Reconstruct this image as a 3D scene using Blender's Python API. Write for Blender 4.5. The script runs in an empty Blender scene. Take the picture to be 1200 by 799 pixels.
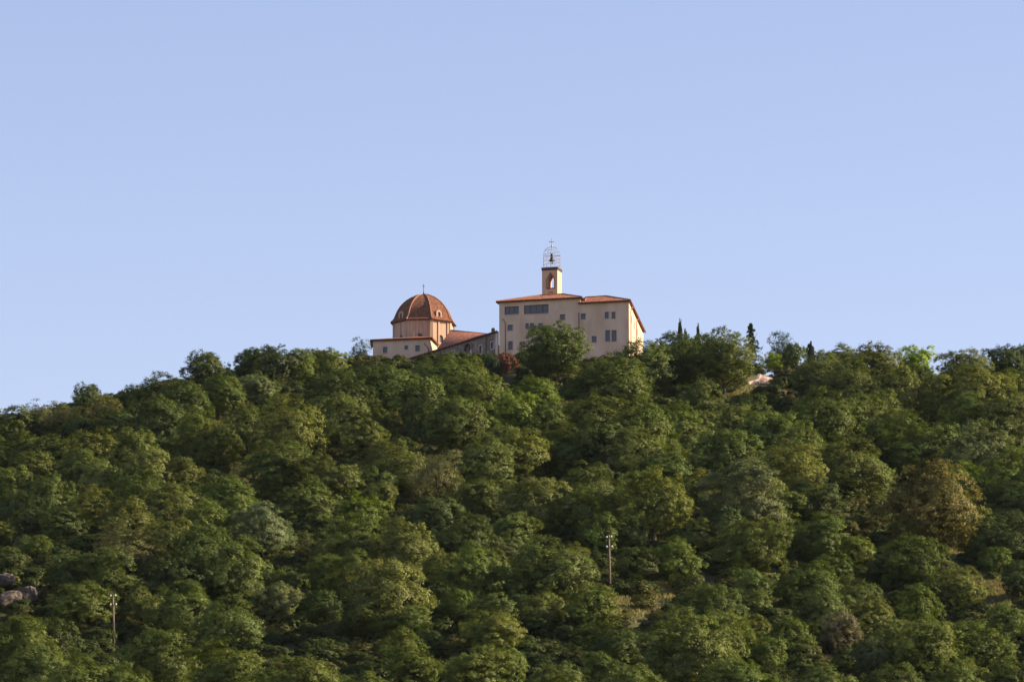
import bpy, bmesh, math, random
import numpy as np
from mathutils import Vector, noise
from mathutils.geometry import tessellate_polygon

R = math.radians
rng = np.random.default_rng(11)
random.seed(11)
sc = bpy.context.scene
COL = sc.collection

# ------------------------------------------------------------------ camera, sky, sun, exposure
PITCH, HFOV, CAMZ = R(10.0), R(10.0), 2.0
F = 600.0 / math.tan(HFOV / 2)          # focal length in photograph pixels
cam_d = bpy.data.cameras.new('camera')
cam_d.sensor_width = 36.0
cam_d.lens = 18.0 / math.tan(HFOV / 2)
cam_d.clip_start, cam_d.clip_end = 1.0, 30000.0
cam = bpy.data.objects.new('camera', cam_d)
COL.objects.link(cam)
cam.location = (0, 0, CAMZ)
cam.rotation_euler = (math.pi / 2 + PITCH, 0, 0)
sc.camera = cam

SUN_AZ = R(94.0)      # measured from the direction towards the camera (-Y), turning to the right (+X)
SUN_EL = R(25.0)
sdir = Vector((math.sin(SUN_AZ) * math.cos(SUN_EL), -math.cos(SUN_AZ) * math.cos(SUN_EL), math.sin(SUN_EL)))
sc.world = bpy.data.worlds.new('World')
sc.world.use_nodes = True
wn = sc.world.node_tree
bgn = wn.nodes['Background']
sky = wn.nodes.new('ShaderNodeTexSky')
sky.sky_type = 'NISHITA'
sky.sun_disc = False
sky.sun_elevation = SUN_EL
sky.sun_rotation = math.atan2(sdir.x, sdir.y)
sky.altitude = 300
sky.air_density = 1.0
sky.dust_density = 0.5
sky.ozone_density = 1.0
tint_n = wn.nodes.new('ShaderNodeMix'); tint_n.data_type = 'RGBA'; tint_n.blend_type = 'MULTIPLY'
tint_n.inputs['Factor'].default_value = 1.0
tint_n.inputs['B'].default_value = (1.10, .92, 1.0, 1)       # camera white balance: the photograph's sky leans to periwinkle
wn.links.new(sky.outputs['Color'], tint_n.inputs['A'])
wn.links.new(tint_n.outputs['Result'], bgn.inputs['Color'])
bgn.inputs['Strength'].default_value = 0.078
sun_d = bpy.data.lights.new('sun', 'SUN')
sun_d.energy = 5.0
sun_d.angle = R(0.53)
sun_d.color = (1.0, 0.79, 0.53)
sun = bpy.data.objects.new('sun', sun_d)
COL.objects.link(sun)
sun.rotation_euler = (-sdir).to_track_quat('-Z', 'Y').to_euler()
sun.location = sdir * 3000
vs = sc.view_settings
vs.view_transform, vs.look, vs.gamma, vs.use_curve_mapping = 'Standard', 'None', 1.0, False
vs.exposure = 1.30
sc.cycles.max_bounces = 6
sc.cycles.diffuse_bounces = 3
sc.cycles.transmission_bounces = 4

# ------------------------------------------------------------------ photograph pixel <-> world
CP, SP = math.cos(PITCH), math.sin(PITCH)
def ray(px, py):
    x, v = (px - 600) / F, (399.5 - py) / F
    return x, CP - v * SP, SP + v * CP
def at(px, py, d):
    x, y, z = ray(px, py)
    t = d / y
    return Vector((x * t, d, CAMZ + z * t))
def project(p):
    x, y, z = p[0], p[1], p[2] - CAMZ
    dep = y * CP + z * SP
    return 600 + F * x / dep, 399.5 - F * (-y * SP + z * CP) / dep
PXA = 1.0 / F

# ------------------------------------------------------------------ helpers
def material(name):
    m = bpy.data.materials.new(name)
    m.use_nodes = True
    n = m.node_tree.nodes
    return m, n, m.node_tree.links, n['Principled BSDF']

def mottled(name, c1, c2, scale, rough=0.9, c3=None, scale3=0.3, bump=0.0, detail=4.0, stretch=(1, 1, 1), lo=.35, hi=.65, amt3=.6):
    m, n, l, b = material(name)
    tc = n.new('ShaderNodeTexCoord'); mp = n.new('ShaderNodeMapping')
    mp.inputs['Scale'].default_value = stretch
    l.new(tc.outputs['Object'], mp.inputs['Vector'])
    nz = n.new('ShaderNodeTexNoise'); nz.inputs['Scale'].default_value = scale; nz.inputs['Detail'].default_value = detail
    l.new(mp.outputs[0], nz.inputs['Vector'])
    rp = n.new('ShaderNodeValToRGB')
    rp.color_ramp.elements[0].position, rp.color_ramp.elements[1].position = lo, hi
    rp.color_ramp.elements[0].color, rp.color_ramp.elements[1].color = (*c1, 1), (*c2, 1)
    l.new(nz.outputs['Fac'], rp.inputs['Fac'])
    out = rp.outputs['Color']
    if c3:
        n3 = n.new('ShaderNodeTexNoise'); n3.inputs['Scale'].default_value = scale3; n3.inputs['Detail'].default_value = 3
        l.new(mp.outputs[0], n3.inputs['Vector'])
        r3 = n.new('ShaderNodeMapRange'); r3.inputs['From Min'].default_value, r3.inputs['From Max'].default_value = .48, .66
        r3.inputs['To Max'].default_value = amt3
        l.new(n3.outputs['Fac'], r3.inputs['Value'])
        mx = n.new('ShaderNodeMix'); mx.data_type = 'RGBA'
        l.new(r3.outputs[0], mx.inputs['Factor']); l.new(out, mx.inputs['A']); mx.inputs['B'].default_value = (*c3, 1)
        out = mx.outputs['Result']
    l.new(out, b.inputs['Base Color'])
    b.inputs['Roughness'].default_value = rough
    b.inputs['Specular IOR Level'].default_value = .2
    if bump:
        bp = n.new('ShaderNodeBump'); bp.inputs['Strength'].default_value = .6; bp.inputs['Distance'].default_value = bump
        l.new(nz.outputs['Fac'], bp.inputs['Height']); l.new(bp.outputs[0], b.inputs['Normal'])
    return m

MAT = {}
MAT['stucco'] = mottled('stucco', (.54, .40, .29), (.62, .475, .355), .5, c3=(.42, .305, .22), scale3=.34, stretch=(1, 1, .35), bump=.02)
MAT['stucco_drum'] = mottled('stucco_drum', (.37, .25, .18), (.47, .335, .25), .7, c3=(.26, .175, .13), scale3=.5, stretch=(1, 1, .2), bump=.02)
MAT['stucco_tower'] = mottled('stucco_tower', (.47, .32, .215), (.54, .38, .265), .9, stretch=(1, 1, .4), bump=.02)
MAT['rubble'] = mottled('rubble', (.13, .105, .088), (.27, .22, .18), 1.6, c3=(.095, .08, .07), scale3=.35, bump=.08, detail=8)
MAT['surround'] = mottled('surround', (.41, .355, .31), (.49, .43, .38), 2.0)
MAT['fascia'] = mottled('fascia', (.10, .032, .022), (.15, .05, .034), 1.0)
MAT['frame'] = mottled('frame', (.07, .052, .045), (.11, .085, .072), 2.0, rough=.6)
MAT['pipe'] = mottled('pipe', (.17, .095, .06), (.24, .135, .085), 2.0, rough=.5)
MAT['iron'] = mottled('iron', (.30, .27, .25), (.42, .38, .35), 3.0, rough=.5)
MAT['dark_iron'] = mottled('dark_iron', (.03, .03, .035), (.06, .06, .065), 3.0, rough=.5)
MAT['bronze'] = mottled('bronze', (.03, .035, .05), (.05, .055, .07), 2.0, rough=.45)
MAT['cornice'] = mottled('cornice', (.06, .045, .045), (.10, .07, .065), 2.0)
MAT['wood'] = mottled('wood', (.15, .112, .086), (.22, .17, .13), 2.0, stretch=(4, 4, .4))
MAT['ceramic'] = mottled('ceramic', (.72, .70, .66), (.8, .78, .74), 3.0, rough=.25)
MAT['bark'] = mottled('bark', (.035, .028, .02), (.075, .06, .045), 3.0, stretch=(2, 2, .5))
MAT['rock'] = mottled('rock', (.062, .054, .05), (.165, .135, .118), .9, c3=(.045, .042, .036), scale3=.8, bump=.12, detail=8)
MAT['pink_wall'] = mottled('pink_wall', (.44, .32, .255), (.55, .42, .345), 1.2, bump=.04)
MAT['stone'] = mottled('stone', (.30, .25, .21), (.52, .45, .39), 1.5, bump=.05)

def tile_material(name, c1, c2, c3):
    """fired clay roof tiles: rows of barrel tiles as fine relief, uneven firing"""
    m, n, l, b = material(name)
    tc = n.new('ShaderNodeTexCoord')
    nz = n.new('ShaderNodeTexNoise'); nz.inputs['Scale'].default_value = 2.8; nz.inputs['Detail'].default_value = 8
    l.new(tc.outputs['Object'], nz.inputs['Vector'])
    rp = n.new('ShaderNodeValToRGB')
    e = rp.color_ramp.elements
    e[0].position, e[1].position = .40, .62
    e[0].color, e[1].color = (*c1, 1), (*c2, 1)
    k = e.new(.5); k.color = (*c3, 1)
    l.new(nz.outputs['Fac'], rp.inputs['Fac'])
    l.new(rp.outputs[0], b.inputs['Base Color'])
    wv = n.new('ShaderNodeTexWave'); wv.inputs['Scale'].default_value = .55; wv.inputs['Distortion'].default_value = .6
    uv = n.new('ShaderNodeUVMap')
    l.new(uv.outputs[0], wv.inputs['Vector'])
    bp = n.new('ShaderNodeBump'); bp.inputs['Strength'].default_value = .7; bp.inputs['Distance'].default_value = .1
    l.new(wv.outputs['Fac'], bp.inputs['Height']); l.new(bp.outputs[0], b.inputs['Normal'])
    b.inputs['Roughness'].default_value = .9
    b.inputs['Specular IOR Level'].default_value = .15
    return m
MAT['tile'] = tile_material('roof_tile', (.21, .07, .038), (.48, .25, .17), (.31, .118, .066))
MAT['tile_dome'] = tile_material('dome_tile', (.115, .056, .037), (.25, .118, .07), (.17, .072, .045))
MAT['tile_ridge'] = mottled('ridge_tile', (.24, .12, .075), (.35, .20, .13), 2.5)

def glass_material():
    m, n, l, b = material('window_glass')
    b.inputs['Base Color'].default_value = (.065, .075, .10, 1)
    b.inputs['Roughness'].default_value = .25
    b.inputs['Specular IOR Level'].default_value = .45
    return m
MAT['glass'] = glass_material()

def leaf_material():
    m, n, l, b = material('foliage')
    oi = n.new('ShaderNodeObjectInfo')
    at_ = n.new('ShaderNodeAttribute'); at_.attribute_name = 'tint'
    hs = n.new('ShaderNodeHueSaturation')
    hm = n.new('ShaderNodeMapRange'); hm.inputs['To Min'].default_value, hm.inputs['To Max'].default_value = .485, .515
    vm = n.new('ShaderNodeMapRange'); vm.inputs['To Min'].default_value, vm.inputs['To Max'].default_value = .62, 1.45
    l.new(at_.outputs['Fac'], hm.inputs['Value']); l.new(at_.outputs['Fac'], vm.inputs['Value'])
    l.new(hm.outputs[0], hs.inputs['Hue']); l.new(vm.outputs[0], hs.inputs['Value'])
    l.new(oi.outputs['Color'], hs.inputs['Color'])
    n.remove(b)
    df = n.new('ShaderNodeBsdfDiffuse'); tr = n.new('ShaderNodeBsdfTranslucent'); gl = n.new('ShaderNodeBsdfGlossy')
    gl.inputs['Roughness'].default_value = .45
    gl.inputs['Color'].default_value = (.75, .75, .75, 1)
    l.new(hs.outputs[0], df.inputs['Color'])
    h2 = n.new('ShaderNodeHueSaturation'); h2.inputs['Saturation'].default_value = 1.1; h2.inputs['Value'].default_value = 1.1
    l.new(hs.outputs[0], h2.inputs['Color']); l.new(h2.outputs[0], tr.inputs['Color'])
    m1 = n.new('ShaderNodeMixShader'); m1.inputs[0].default_value = .3
    l.new(df.outputs[0], m1.inputs[1]); l.new(tr.outputs[0], m1.inputs[2])
    m2 = n.new('ShaderNodeMixShader'); m2.inputs[0].default_value = .012
    l.new(m1.outputs[0], m2.inputs[1]); l.new(gl.outputs[0], m2.inputs[2])
    l.new(m2.outputs[0], n['Material Output'].inputs['Surface'])
    return m
MAT['leaf'] = leaf_material()

def link(o, parent=None):
    COL.objects.link(o)
    if parent:
        o.parent = parent
    return o
def tag(o, label=None, cat=None, group=None, kind=None):
    if label: o['label'] = label
    if cat: o['category'] = cat
    if group: o['group'] = group
    if kind: o['kind'] = kind
    return o
def empty(name, loc=(0, 0, 0)):
    o = bpy.data.objects.new(name, None)
    o.location = loc
    o.empty_display_size = .1
    return link(o)

class MB:
    """collects faces of one mesh object (world coordinates)"""
    def __init__(s): s.v, s.f, s.uv = [], [], []
    def face(s, pts, uv=None):
        i = len(s.v)
        s.v += [tuple(p) for p in pts]
        s.f.append(tuple(range(i, i + len(pts))))
        s.uv.append(uv)
    def box(s, o, ax, ay, az):
        """o corner, three edge vectors"""
        o, ax, ay, az = map(Vector, (o, ax, ay, az))
        c = [o, o + ax, o + ax + ay, o + ay, o + az, o + ax + az, o + ax + ay + az, o + ay + az]
        for q in ((0, 3, 2, 1), (4, 5, 6, 7), (0, 1, 5, 4), (1, 2, 6, 5), (2, 3, 7, 6), (3, 0, 4, 7)):
            s.face([c[i] for i in q])
    def tube(s, pts, rad, n=8, cap=True):
        pts = [Vector(p) for p in pts]
        if not hasattr(rad, '__len__'): rad = [rad] * len(pts)
        rings, ref = [], None
        for i, p in enumerate(pts):
            d = (pts[min(i + 1, len(pts) - 1)] - pts[max(i - 1, 0)]).normalized()
            if ref is None:
                ref = d.orthogonal().normalized()
            a = (ref - d * ref.dot(d)).normalized(); b = d.cross(a); ref = a
            rings.append([p + (a * math.cos(2 * math.pi * k / n) + b * math.sin(2 * math.pi * k / n)) * rad[i] for k in range(n)])
        for r0, r1 in zip(rings, rings[1:]):
            for k in range(n):
                s.face([r0[k], r0[(k + 1) % n], r1[(k + 1) % n], r1[k]])
        if cap:
            s.face(rings[0][::-1]); s.face(rings[-1])
    def lathe(s, c, prof, n=16):
        c = Vector(c)
        rings = [[c + Vector((r * math.cos(2 * math.pi * k / n), r * math.sin(2 * math.pi * k / n), z)) for k in range(n)] for r, z in prof]
        for r0, r1 in zip(rings, rings[1:]):
            for k in range(n):
                s.face([r0[k], r0[(k + 1) % n], r1[(k + 1) % n], r1[k]])
        s.face(rings[0][::-1]); s.face(rings[-1])
    def prism(s, poly, vec):
        """closed prism from a planar polygon"""
        vec = Vector(vec); poly = [Vector(p) for p in poly]
        top = [p + vec for p in poly]
        s.face(poly[::-1]); s.face(top)
        for i in range(len(poly)):
            j = (i + 1) % len(poly)
            s.face([poly[i], poly[j], top[j], top[i]])
    def build(s, name, mat, parent=None, smooth=False, merge=True):
        me = bpy.data.meshes.new(name)
        org = parent.matrix_basis.translation.copy() if parent and parent.parent is None else (
            (parent.matrix_basis.translation + parent.parent.matrix_basis.translation) if parent else Vector())
        me.from_pydata([tuple(Vector(p) - org) for p in s.v], [], s.f)
        if any(u is not None for u in s.uv):
            lay = me.uv_layers.new(name='UVMap'); k = 0
            for fi, f in enumerate(s.f):
                for j in range(len(f)):
                    lay.data[k].uv = s.uv[fi][j] if s.uv[fi] is not None else (0, 0)
                    k += 1
        me.materials.append(MAT[mat] if isinstance(mat, str) else mat)
        if merge:
            bm = bmesh.new(); bm.from_mesh(me)
            bmesh.ops.remove_doubles(bm, verts=bm.verts, dist=.0005)
            bmesh.ops.recalc_face_normals(bm, faces=bm.faces)
            bm.to_mesh(me); bm.free()
        if smooth:
            me.polygons.foreach_set('use_smooth', [True] * len(me.polygons))
        return link(bpy.data.objects.new(name, me), parent)

# ------------------------------------------------------------------ terrain
CREST_PX = [-400, 0, 80, 150, 220, 300, 430, 600, 760, 900, 1050, 1200, 1600]
CREST_PY = [552, 505, 486, 470, 452, 441, 430, 428, 431, 440, 446, 446, 452]
def crest_py(px): return np.interp(px, CREST_PX, CREST_PY)
def tan_el(py):
    return np.tan(PITCH - np.arctan((py - 399.5) / F))
Y0, YC, YP = 845.0, 1288.0, 1392.0
def height(x, y):
    x = np.asarray(x, float); y = np.asarray(y, float)
    pxx = 600 + F * x / (YC * 1.015)
    tc = tan_el(crest_py(pxx))
    z0 = CAMZ + Y0 * tan_el(815.0)
    zc = CAMZ + YC * tc
    u = (y - Y0) / (YC - Y0)
    slope = z0 + (zc - z0) * u
    wob = (1.5 * np.sin(x / 17 + 1.7 * np.sin(y / 43)) + 1.2 * np.sin(y / 21 + x / 37 + 2) + 2.4 * np.sin(x / 41 - y / 58 + .6)) \
        * np.clip(u * 6, 0, 1) * np.clip((1 - u) * 5, 0, 1)
    front = z0 * np.clip(y / Y0, 0, 1) ** 1.5
    plate = zc + (np.minimum(y, YP) - YC) * (tc - .012) 
    back = -np.clip(y - YP, 0, None) * .22
    z = np.where(y < Y0, front, np.where(y < YC, slope + wob, plate + back))
    return np.maximum(z, np.where(y > YC, 20.0, -1.0))
def hgt(x, y): return float(height(x, y))
def ground_hit(px, py, d0=780.0, d1=1392.0):
    dx, dy, dz = ray(px, py)
    ds = np.arange(d0, d1, .5)
    g = height(dx / dy * ds, ds) - (CAMZ + dz / dy * ds)
    k = np.argmax(g > 0)
    return float(ds[k]) if g[k] > 0 else None

def axis(lo, a, b, hi, fine, grow=1.35):
    mid = list(np.arange(a, b + .1, fine)); st = fine; p = b; up = []
    while p < hi: st *= grow; p += st; up.append(p)
    st = fine; p = a; dn = []
    while p > lo: st *= grow; p -= st; dn.append(p)
    return np.array(dn[::-1] + mid + up)
gx, gy = axis(-3500, -170, 170, 3500, 4.0), axis(-400, 780, 1420, 9000, 4.0)
GX, GY = np.meshgrid(gx, gy)
GZ = height(GX, GY)
nx, ny = len(gx), len(gy)
me = bpy.data.meshes.new('hillside')
idx = np.arange(nx * ny).reshape(ny, nx)
quads = np.stack([idx[:-1, :-1], idx[:-1, 1:], idx[1:, 1:], idx[1:, :-1]], -1).reshape(-1, 4)
me.from_pydata(np.stack([GX, GY, GZ], -1).reshape(-1, 3).tolist(), [], quads.tolist())
me.polygons.foreach_set('use_smooth', [True] * len(me.polygons))
MAT['earth'] = mottled('earth', (.040, .046, .017), (.085, .085, .03), .12, c3=(.15, .12, .05), scale3=.05, bump=.15, detail=8)
me.materials.append(MAT['earth'])
hill = link(bpy.data.objects.new('hillside', me))
tag(hill, 'steep hillside of dry grass and earth under the oak wood', kind='structure')

# ------------------------------------------------------------------ convent block
class Plane:
    """vertical wall plane through two ground points; photograph pixel -> (u, z)"""
    def __init__(s, p0, p1):
        s.p0 = Vector((p0[0], p0[1], 0)); s.p1 = Vector((p1[0], p1[1], 0))
        s.L = (s.p1 - s.p0).length
        s.d = (s.p1 - s.p0) / s.L
        s.n = Vector((s.d.y, -s.d.x, 0))        # outward, towards the camera for left-to-right walls
    def uz(s, px, py):
        dx, dy, dz = ray(px, py)
        t = (s.p0.x * s.n.x + s.p0.y * s.n.y) / (dx * s.n.x + dy * s.n.y)
        return (Vector((dx * t, dy * t, 0)) - s.p0).dot(s.d), CAMZ + dz * t
    def pt(s, u, z, out=0.0):
        q = s.p0 + s.d * u + s.n * out
        return Vector((q.x, q.y, z))

def wall_grid(mb, pl, u0, u1, z0, z1, holes, depth=.28):
    """wall face with rectangular openings and their reveals"""
    us = sorted({u0, u1, *[h[0] for h in holes], *[h[1] for h in holes]})
    zs = sorted({z0, z1, *[h[2] for h in holes], *[h[3] for h in holes]})
    for a, b in zip(us, us[1:]):
        for c, d in zip(zs, zs[1:]):
            m, k = (a + b) / 2, (c + d) / 2
            if any(h[0] < m < h[1] and h[2] < k < h[3] for h in holes): continue
            mb.face([pl.pt(a, c), pl.pt(b, c), pl.pt(b, d), pl.pt(a, d)])
    for a, b, c, d in holes:
        for q in (((a, c), (b, c)), ((b, c), (b, d)), ((b, d), (a, d)), ((a, d), (a, c))):
            mb.face([pl.pt(*q[0]), pl.pt(*q[1]), pl.pt(*q[1], -depth), pl.pt(*q[0], -depth)])

def pix_hole(pl, x0, x1, y0, y1):
    xm, ym = (x0 + x1) / 2, (y0 + y1) / 2
    return (pl.uz(x0, ym)[0], pl.uz(x1, ym)[0], pl.uz(xm, y1)[1], pl.uz(xm, y0)[1])

def make_window(pl, h, parent, cols=1, rows=1, surround=.16, stone=True, t=.09):
    """window (stone surround) > frame, pane ..."""
    a, b, c, d = h
    s = surround
    w = MB()
    if stone:
        for (p, q, r, v) in ((a - s, a, c - s, d + s), (b, b + s, c - s, d + s), (a, b, d, d + s), (a, b, c - s, c)):
            o = pl.pt(p, r, .003)
            w.box(o, pl.d * (q - p), pl.n * .05, (0, 0, v - r))
    else:
        w.box(pl.pt(a - .05, c - .10, .003), pl.d * (b - a + .1), pl.n * .10, (0, 0, .10))
    win = w.build('window', 'surround', parent)
    f = MB()
    def bar(p, q, r, u): f.box(pl.pt(p, r, -.24), pl.d * (q - p), pl.n * .07, (0, 0, u - r))
    bar(a, a + t, c, d); bar(b - t, b, c, d); bar(a + t, b - t, c, c + t); bar(a + t, b - t, d - t, d)
    cu = [a + (b - a) * k / cols for k in range(cols + 1)]
    cz = [c + (d - c) * k / rows for k in range(rows + 1)]
    if rows == 2: cz[1] = c + (d - c) * .62
    for k in range(1, cols): bar(cu[k] - t / 2, cu[k] + t / 2, c + t, d - t)
    for k in range(1, rows):
        for j in range(cols):
            bar(cu[j] + (t if j == 0 else t / 2), cu[j + 1] - (t if j == cols - 1 else t / 2), cz[k] - t / 2, cz[k] + t / 2)
    f.build('frame', 'frame', win)
    for i in range(cols):
        for j in range(rows):
            g = MB()
            tl = random.uniform(-.012, .012)
            p = [pl.pt(cu[i], cz[j], -.215 + tl), pl.pt(cu[i + 1], cz[j], -.215 - tl), pl.pt(cu[i + 1], cz[j + 1], -.215 - tl), pl.pt(cu[i], cz[j + 1], -.215 + tl)]
            g.prism(p, pl.n * -.012)
            g.build('pane', 'glass', win)
    return win

def gutter_pipe(pl, pxs, parent, r=.09):
    pts = [pl.pt(*pl.uz(x, y), .12) for x, y in pxs]
    mb = MB(); mb.tube(pts, r, 8)
    return mb.build('drainpipe', 'pipe', parent, smooth=True)

B = at(737, 352, 1300.0)
A = at(585, 354, 1308.5)
M = at(680, 352, 1300 + 8.5 * (737 - 680) / 152)
PF = Plane(A, B)
GROUND_C = hgt(0, 1295) - 4
zL = (PF.uz(585, 354)[1] + PF.uz(682, 349)[1]) / 2
zR = (PF.uz(678, 356)[1] + PF.uz(737, 352.3)[1]) / 2
uM = PF.uz(680, 352)[0]
Bk = Vector((B.x + 4.1, B.y + 40, 0))                        # back right corner of the long side
convent = empty('convent', (A.x, A.y, GROUND_C))
tag(convent, 'large peach convent block with red tiled roofs on the hilltop', 'building')

holesL = {'band3': (591.3, 608, 359.2, 368.3), 'band4': (614, 642.8, 357.2, 367.5), 's1': (656.3, 662, 368.5, 375),
          'a': (595, 600.8, 380.7, 387.3), 'p1': (615.8, 619.7, 379, 385), 'p2': (621.2, 625.8, 378.8, 385.3),
          'b': (630.8, 636.2, 378.8, 385), 'c': (595.6, 600.8, 400, 410)}
holesR = {'d': (680.8, 686.2, 367.5, 374.2), 'e1': (708.9, 713.4, 365.6, 373.3), 'e2': (716.7, 721.2, 365.6, 373.3),
          'f1': (709.3, 714.8, 387, 400), 'f2': (716.8, 722.4, 387, 400), 'g': (693.4, 699, 393.8, 401)}
HL = {k: pix_hole(PF, *v) for k, v in holesL.items()}
HR = {k: pix_hole(PF, *v) for k, v in holesR.items()}
w = MB()
depthL = 14.0
wall_grid(w, PF, 0, uM, GROUND_C, zL, list(HL.values()))
wall_grid(w, PF, uM, PF.L, GROUND_C, zR, list(HR.values()))
# other sides of the two volumes
inv = -PF.n
def pz(p, z): return Vector((p.x, p.y, z))
A2, M2 = PF.p0 + inv * depthL, PF.p0 + PF.d * uM + inv * depthL
MB0 = PF.p0 + PF.d * uM
for p, q, zt in ((A2, PF.p0, zL), (M2, A2, zL)):
    w.face([pz(p, GROUND_C), pz(q, GROUND_C), pz(q, zt), pz(p, zt)])
w.face([pz(MB0, zR - .6), pz(M2, zR - .6), pz(M2, zL), pz(MB0, zL)])
PS = Plane(PF.p1, Bk)                                         # sunlit long side
Mk = Vector((MB0.x + 4.1, MB0.y + 40, 0))
sideholes = [(u, u + 1.1, zR - 3.9, zR - 2.3) for u in (6, 14, 23, 31)]
wall_grid(w, PS, 0, PS.L, GROUND_C, zR, sideholes)
w.face([pz(Bk, GROUND_C), pz(Mk, GROUND_C), pz(Mk, zR), pz(Bk, zR)])
w.face([pz(Mk, GROUND_C), pz(M2, GROUND_C), pz(M2, zR), pz(Mk, zR)])
w.build('wall', 'stucco', convent)
make_window(PF, HL['band3'], convent, 3, 1, stone=False, t=.17)
make_window(PF, HL['band4'], convent, 4, 1, stone=False, t=.17)
for k in ('s1', 'a', 'p1', 'p2', 'b'): make_window(PF, HL[k], convent)
make_window(PF, HL['c'], convent, 1, 2)
for k in ('d', 'e1', 'e2', 'g'): make_window(PF, HR[k], convent)
for k in ('f1', 'f2'): make_window(PF, HR[k], convent, 1, 2, surround=.13)
for h in sideholes: make_window(PS, h, convent)
gutter_pipe(PF, [(588.6, 374), (590, 374.3), (592.3, 379), (592.6, 428)], convent)
gutter_pipe(PF, [(678.4, 366), (678.4, 430)], convent)
for (u, dz) in ((3.5, 2.0), (19.0, 2.2)):
    mb = MB()
    mb.tube([PS.pt(u + 1.6, zR - .5, .45), PS.pt(u + .6, zR - .9, .30), PS.pt(u, zR - 1.8, .16), PS.pt(u, GROUND_C, .16)], .10, 8)
    mb.build('drainpipe', 'pipe', convent, smooth=True)

def roof_face(mb, pts):
    """roof plane with uv laid along its eave (first edge), in metres"""
    pts = [Vector(p) for p in pts]
    e = (pts[1] - pts[0]).normalized()
    nn = e.cross(pts[-1] - pts[0]).normalized(); f = nn.cross(e)
    mb.face(pts, [((p - pts[0]).dot(e) * 9.0, (p - pts[0]).dot(f) * .4) for p in pts])

OV = .55
# left block: hipped roof around a short ridge
rise = (depthL / 2 + OV) * .295
c0 = PF.pt(-OV, zL, OV); c1 = PF.pt(uM + OV, zL, OV)
c2 = PF.pt(uM + OV, zL, -depthL - OV); c3 = PF.pt(-OV, zL, -depthL - OV)
r0 = PF.pt(depthL / 2 + .6, zL + rise, -depthL / 2); r1 = PF.pt(uM - 6.0, zL + rise * 1.0, -depthL / 2)
mb = MB()
up = Vector((0, 0, .16))
for q in ([c0, c1, r1, r0], [c1, c2, r1], [c2, c3, r0, r1], [c3, c0, r0]):
    roof_face(mb, [p + up for p in q])
mb.face([c0, c3, c2, c1])
for p, q in ((c0, c1), (c1, c2), (c2, c3), (c3, c0)):
    mb.face([p, q, q + up, p + up])
roofL = mb.build('roof', 'tile', convent)
def fascia(pairs, parent, h=.30, t=.10, drop=.20):
    mb = MB()
    for p, q in pairs:
        d = (q - p).normalized(); nn = Vector((d.y, -d.x, 0))
        mb.box(p + nn * .003 + Vector((0, 0, -drop)), (q - p), nn * t, (0, 0, h))
    return mb.build('eave_gutter', 'fascia', parent)
fascia([(c0, c1), (c3, c0), (c1, c2)], roofL)
mb = MB()
for pts in ([c0 + up, r0 + up * 1.5], [c1 + up, r1 + up * 1.5], [r0 + up * 1.5, r1 + up * 1.5]):
    mb.tube(pts, .14, 6)
mb.build('ridge_tiles', 'tile_ridge', roofL)
# right block: hip towards the front, long ridge running back
hw_ = (PF.L - uM) / 2
e0 = PF.pt(uM - .35, zR, OV); e1 = PF.pt(PF.L + OV, zR, OV)
sd = PS.d
e2 = pz(Bk + PS.n * OV + sd * OV, zR); e3 = pz(Mk - PS.n * 2.0 + sd * OV, zR)
ap = PF.pt(PF.uz(703, 352)[0], zR + 2.25, -5.4)
apl = PF.pt(uM - .3, zR + 2.15, -5.2)
apb = pz(Vector((ap.x, ap.y, 0)) + sd * 27, zR + 2.25)
mb = MB()
for q in ([e0, e1, ap, apl], [e1, e2, apb, ap], [e2, e3, apb]):
    roof_face(mb, [p + up for p in q])
mb.face([apl + up, ap + up, apb + up, e3 + up])
mb.face([e0, e3, e2, e1])
for p, q in ((e0, e1), (e1, e2), (e2, e3)):
    mb.face([p, q, q + up, p + up])
mb.face([e3, e0, e0 + up, apl + up, e3 + up])
roofR = mb.build('roof', 'tile', convent)
fascia([(e0, e1), (e1, e2)], roofR)
mb = MB()
for pts in ([e1 + up, ap + up * 1.4], [ap + up * 1.4, apl + up * 1.4], [ap + up * 1.4, apb + up * 1.4]):
    mb.tube(pts, .14, 6)
mb.build('ridge_tiles', 'tile_ridge', roofR)
# small chimney on the parapet end between the two roofs
mb = MB(); q = PF.pt(uM + .55, zR + .3, -.6)
mb.box(q, PF.d * .5, inv * .5, (0, 0, 1.0)); mb.box(q + Vector((-.06, -.06, 1.0)), PF.d * .62, inv * .62, (0, 0, .12))
mb.build('chimney', 'tile_ridge', convent)

# ------------------------------------------------------------------ bell tower
TD = 1313.5
TP0, TP1 = at(635.2, 340, TD + 1.0), at(653.2, 340, TD)
PT = Plane(TP0, TP1)
TW = PT.L
zt0 = zL + .6
zt1 = PT.uz(644, 316.5)[1]
tower = empty('bell_tower', (TP0.x, TP0.y, zt0))
tag(tower, 'square peach bell tower with wrought iron bell cage and white cross', 'bell tower')
def arch_poly(u0, u1, z0, zs, kind='pointed', n=6):
    uc, r = (u0 + u1) / 2, (u1 - u0) / 2
    pts = [(u0, z0), (u1, z0), (u1, zs)]
    if kind == 'pointed':
        for k in range(1, n + 1):
            t = k / n; pts.append((u1 - r * t ** 1.35, zs + r * 2.0 * t))
        for k in range(n - 1, 0, -1):
            t = k / n; pts.append((u0 + r * t ** 1.35, zs + r * 2.0 * t))
    else:
        for k in range(1, n * 2):
            a = math.pi * k / (n * 2); pts.append((uc + r * math.cos(a), zs + r * math.sin(a)))
    pts.append((u0, zs))
    return pts
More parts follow.
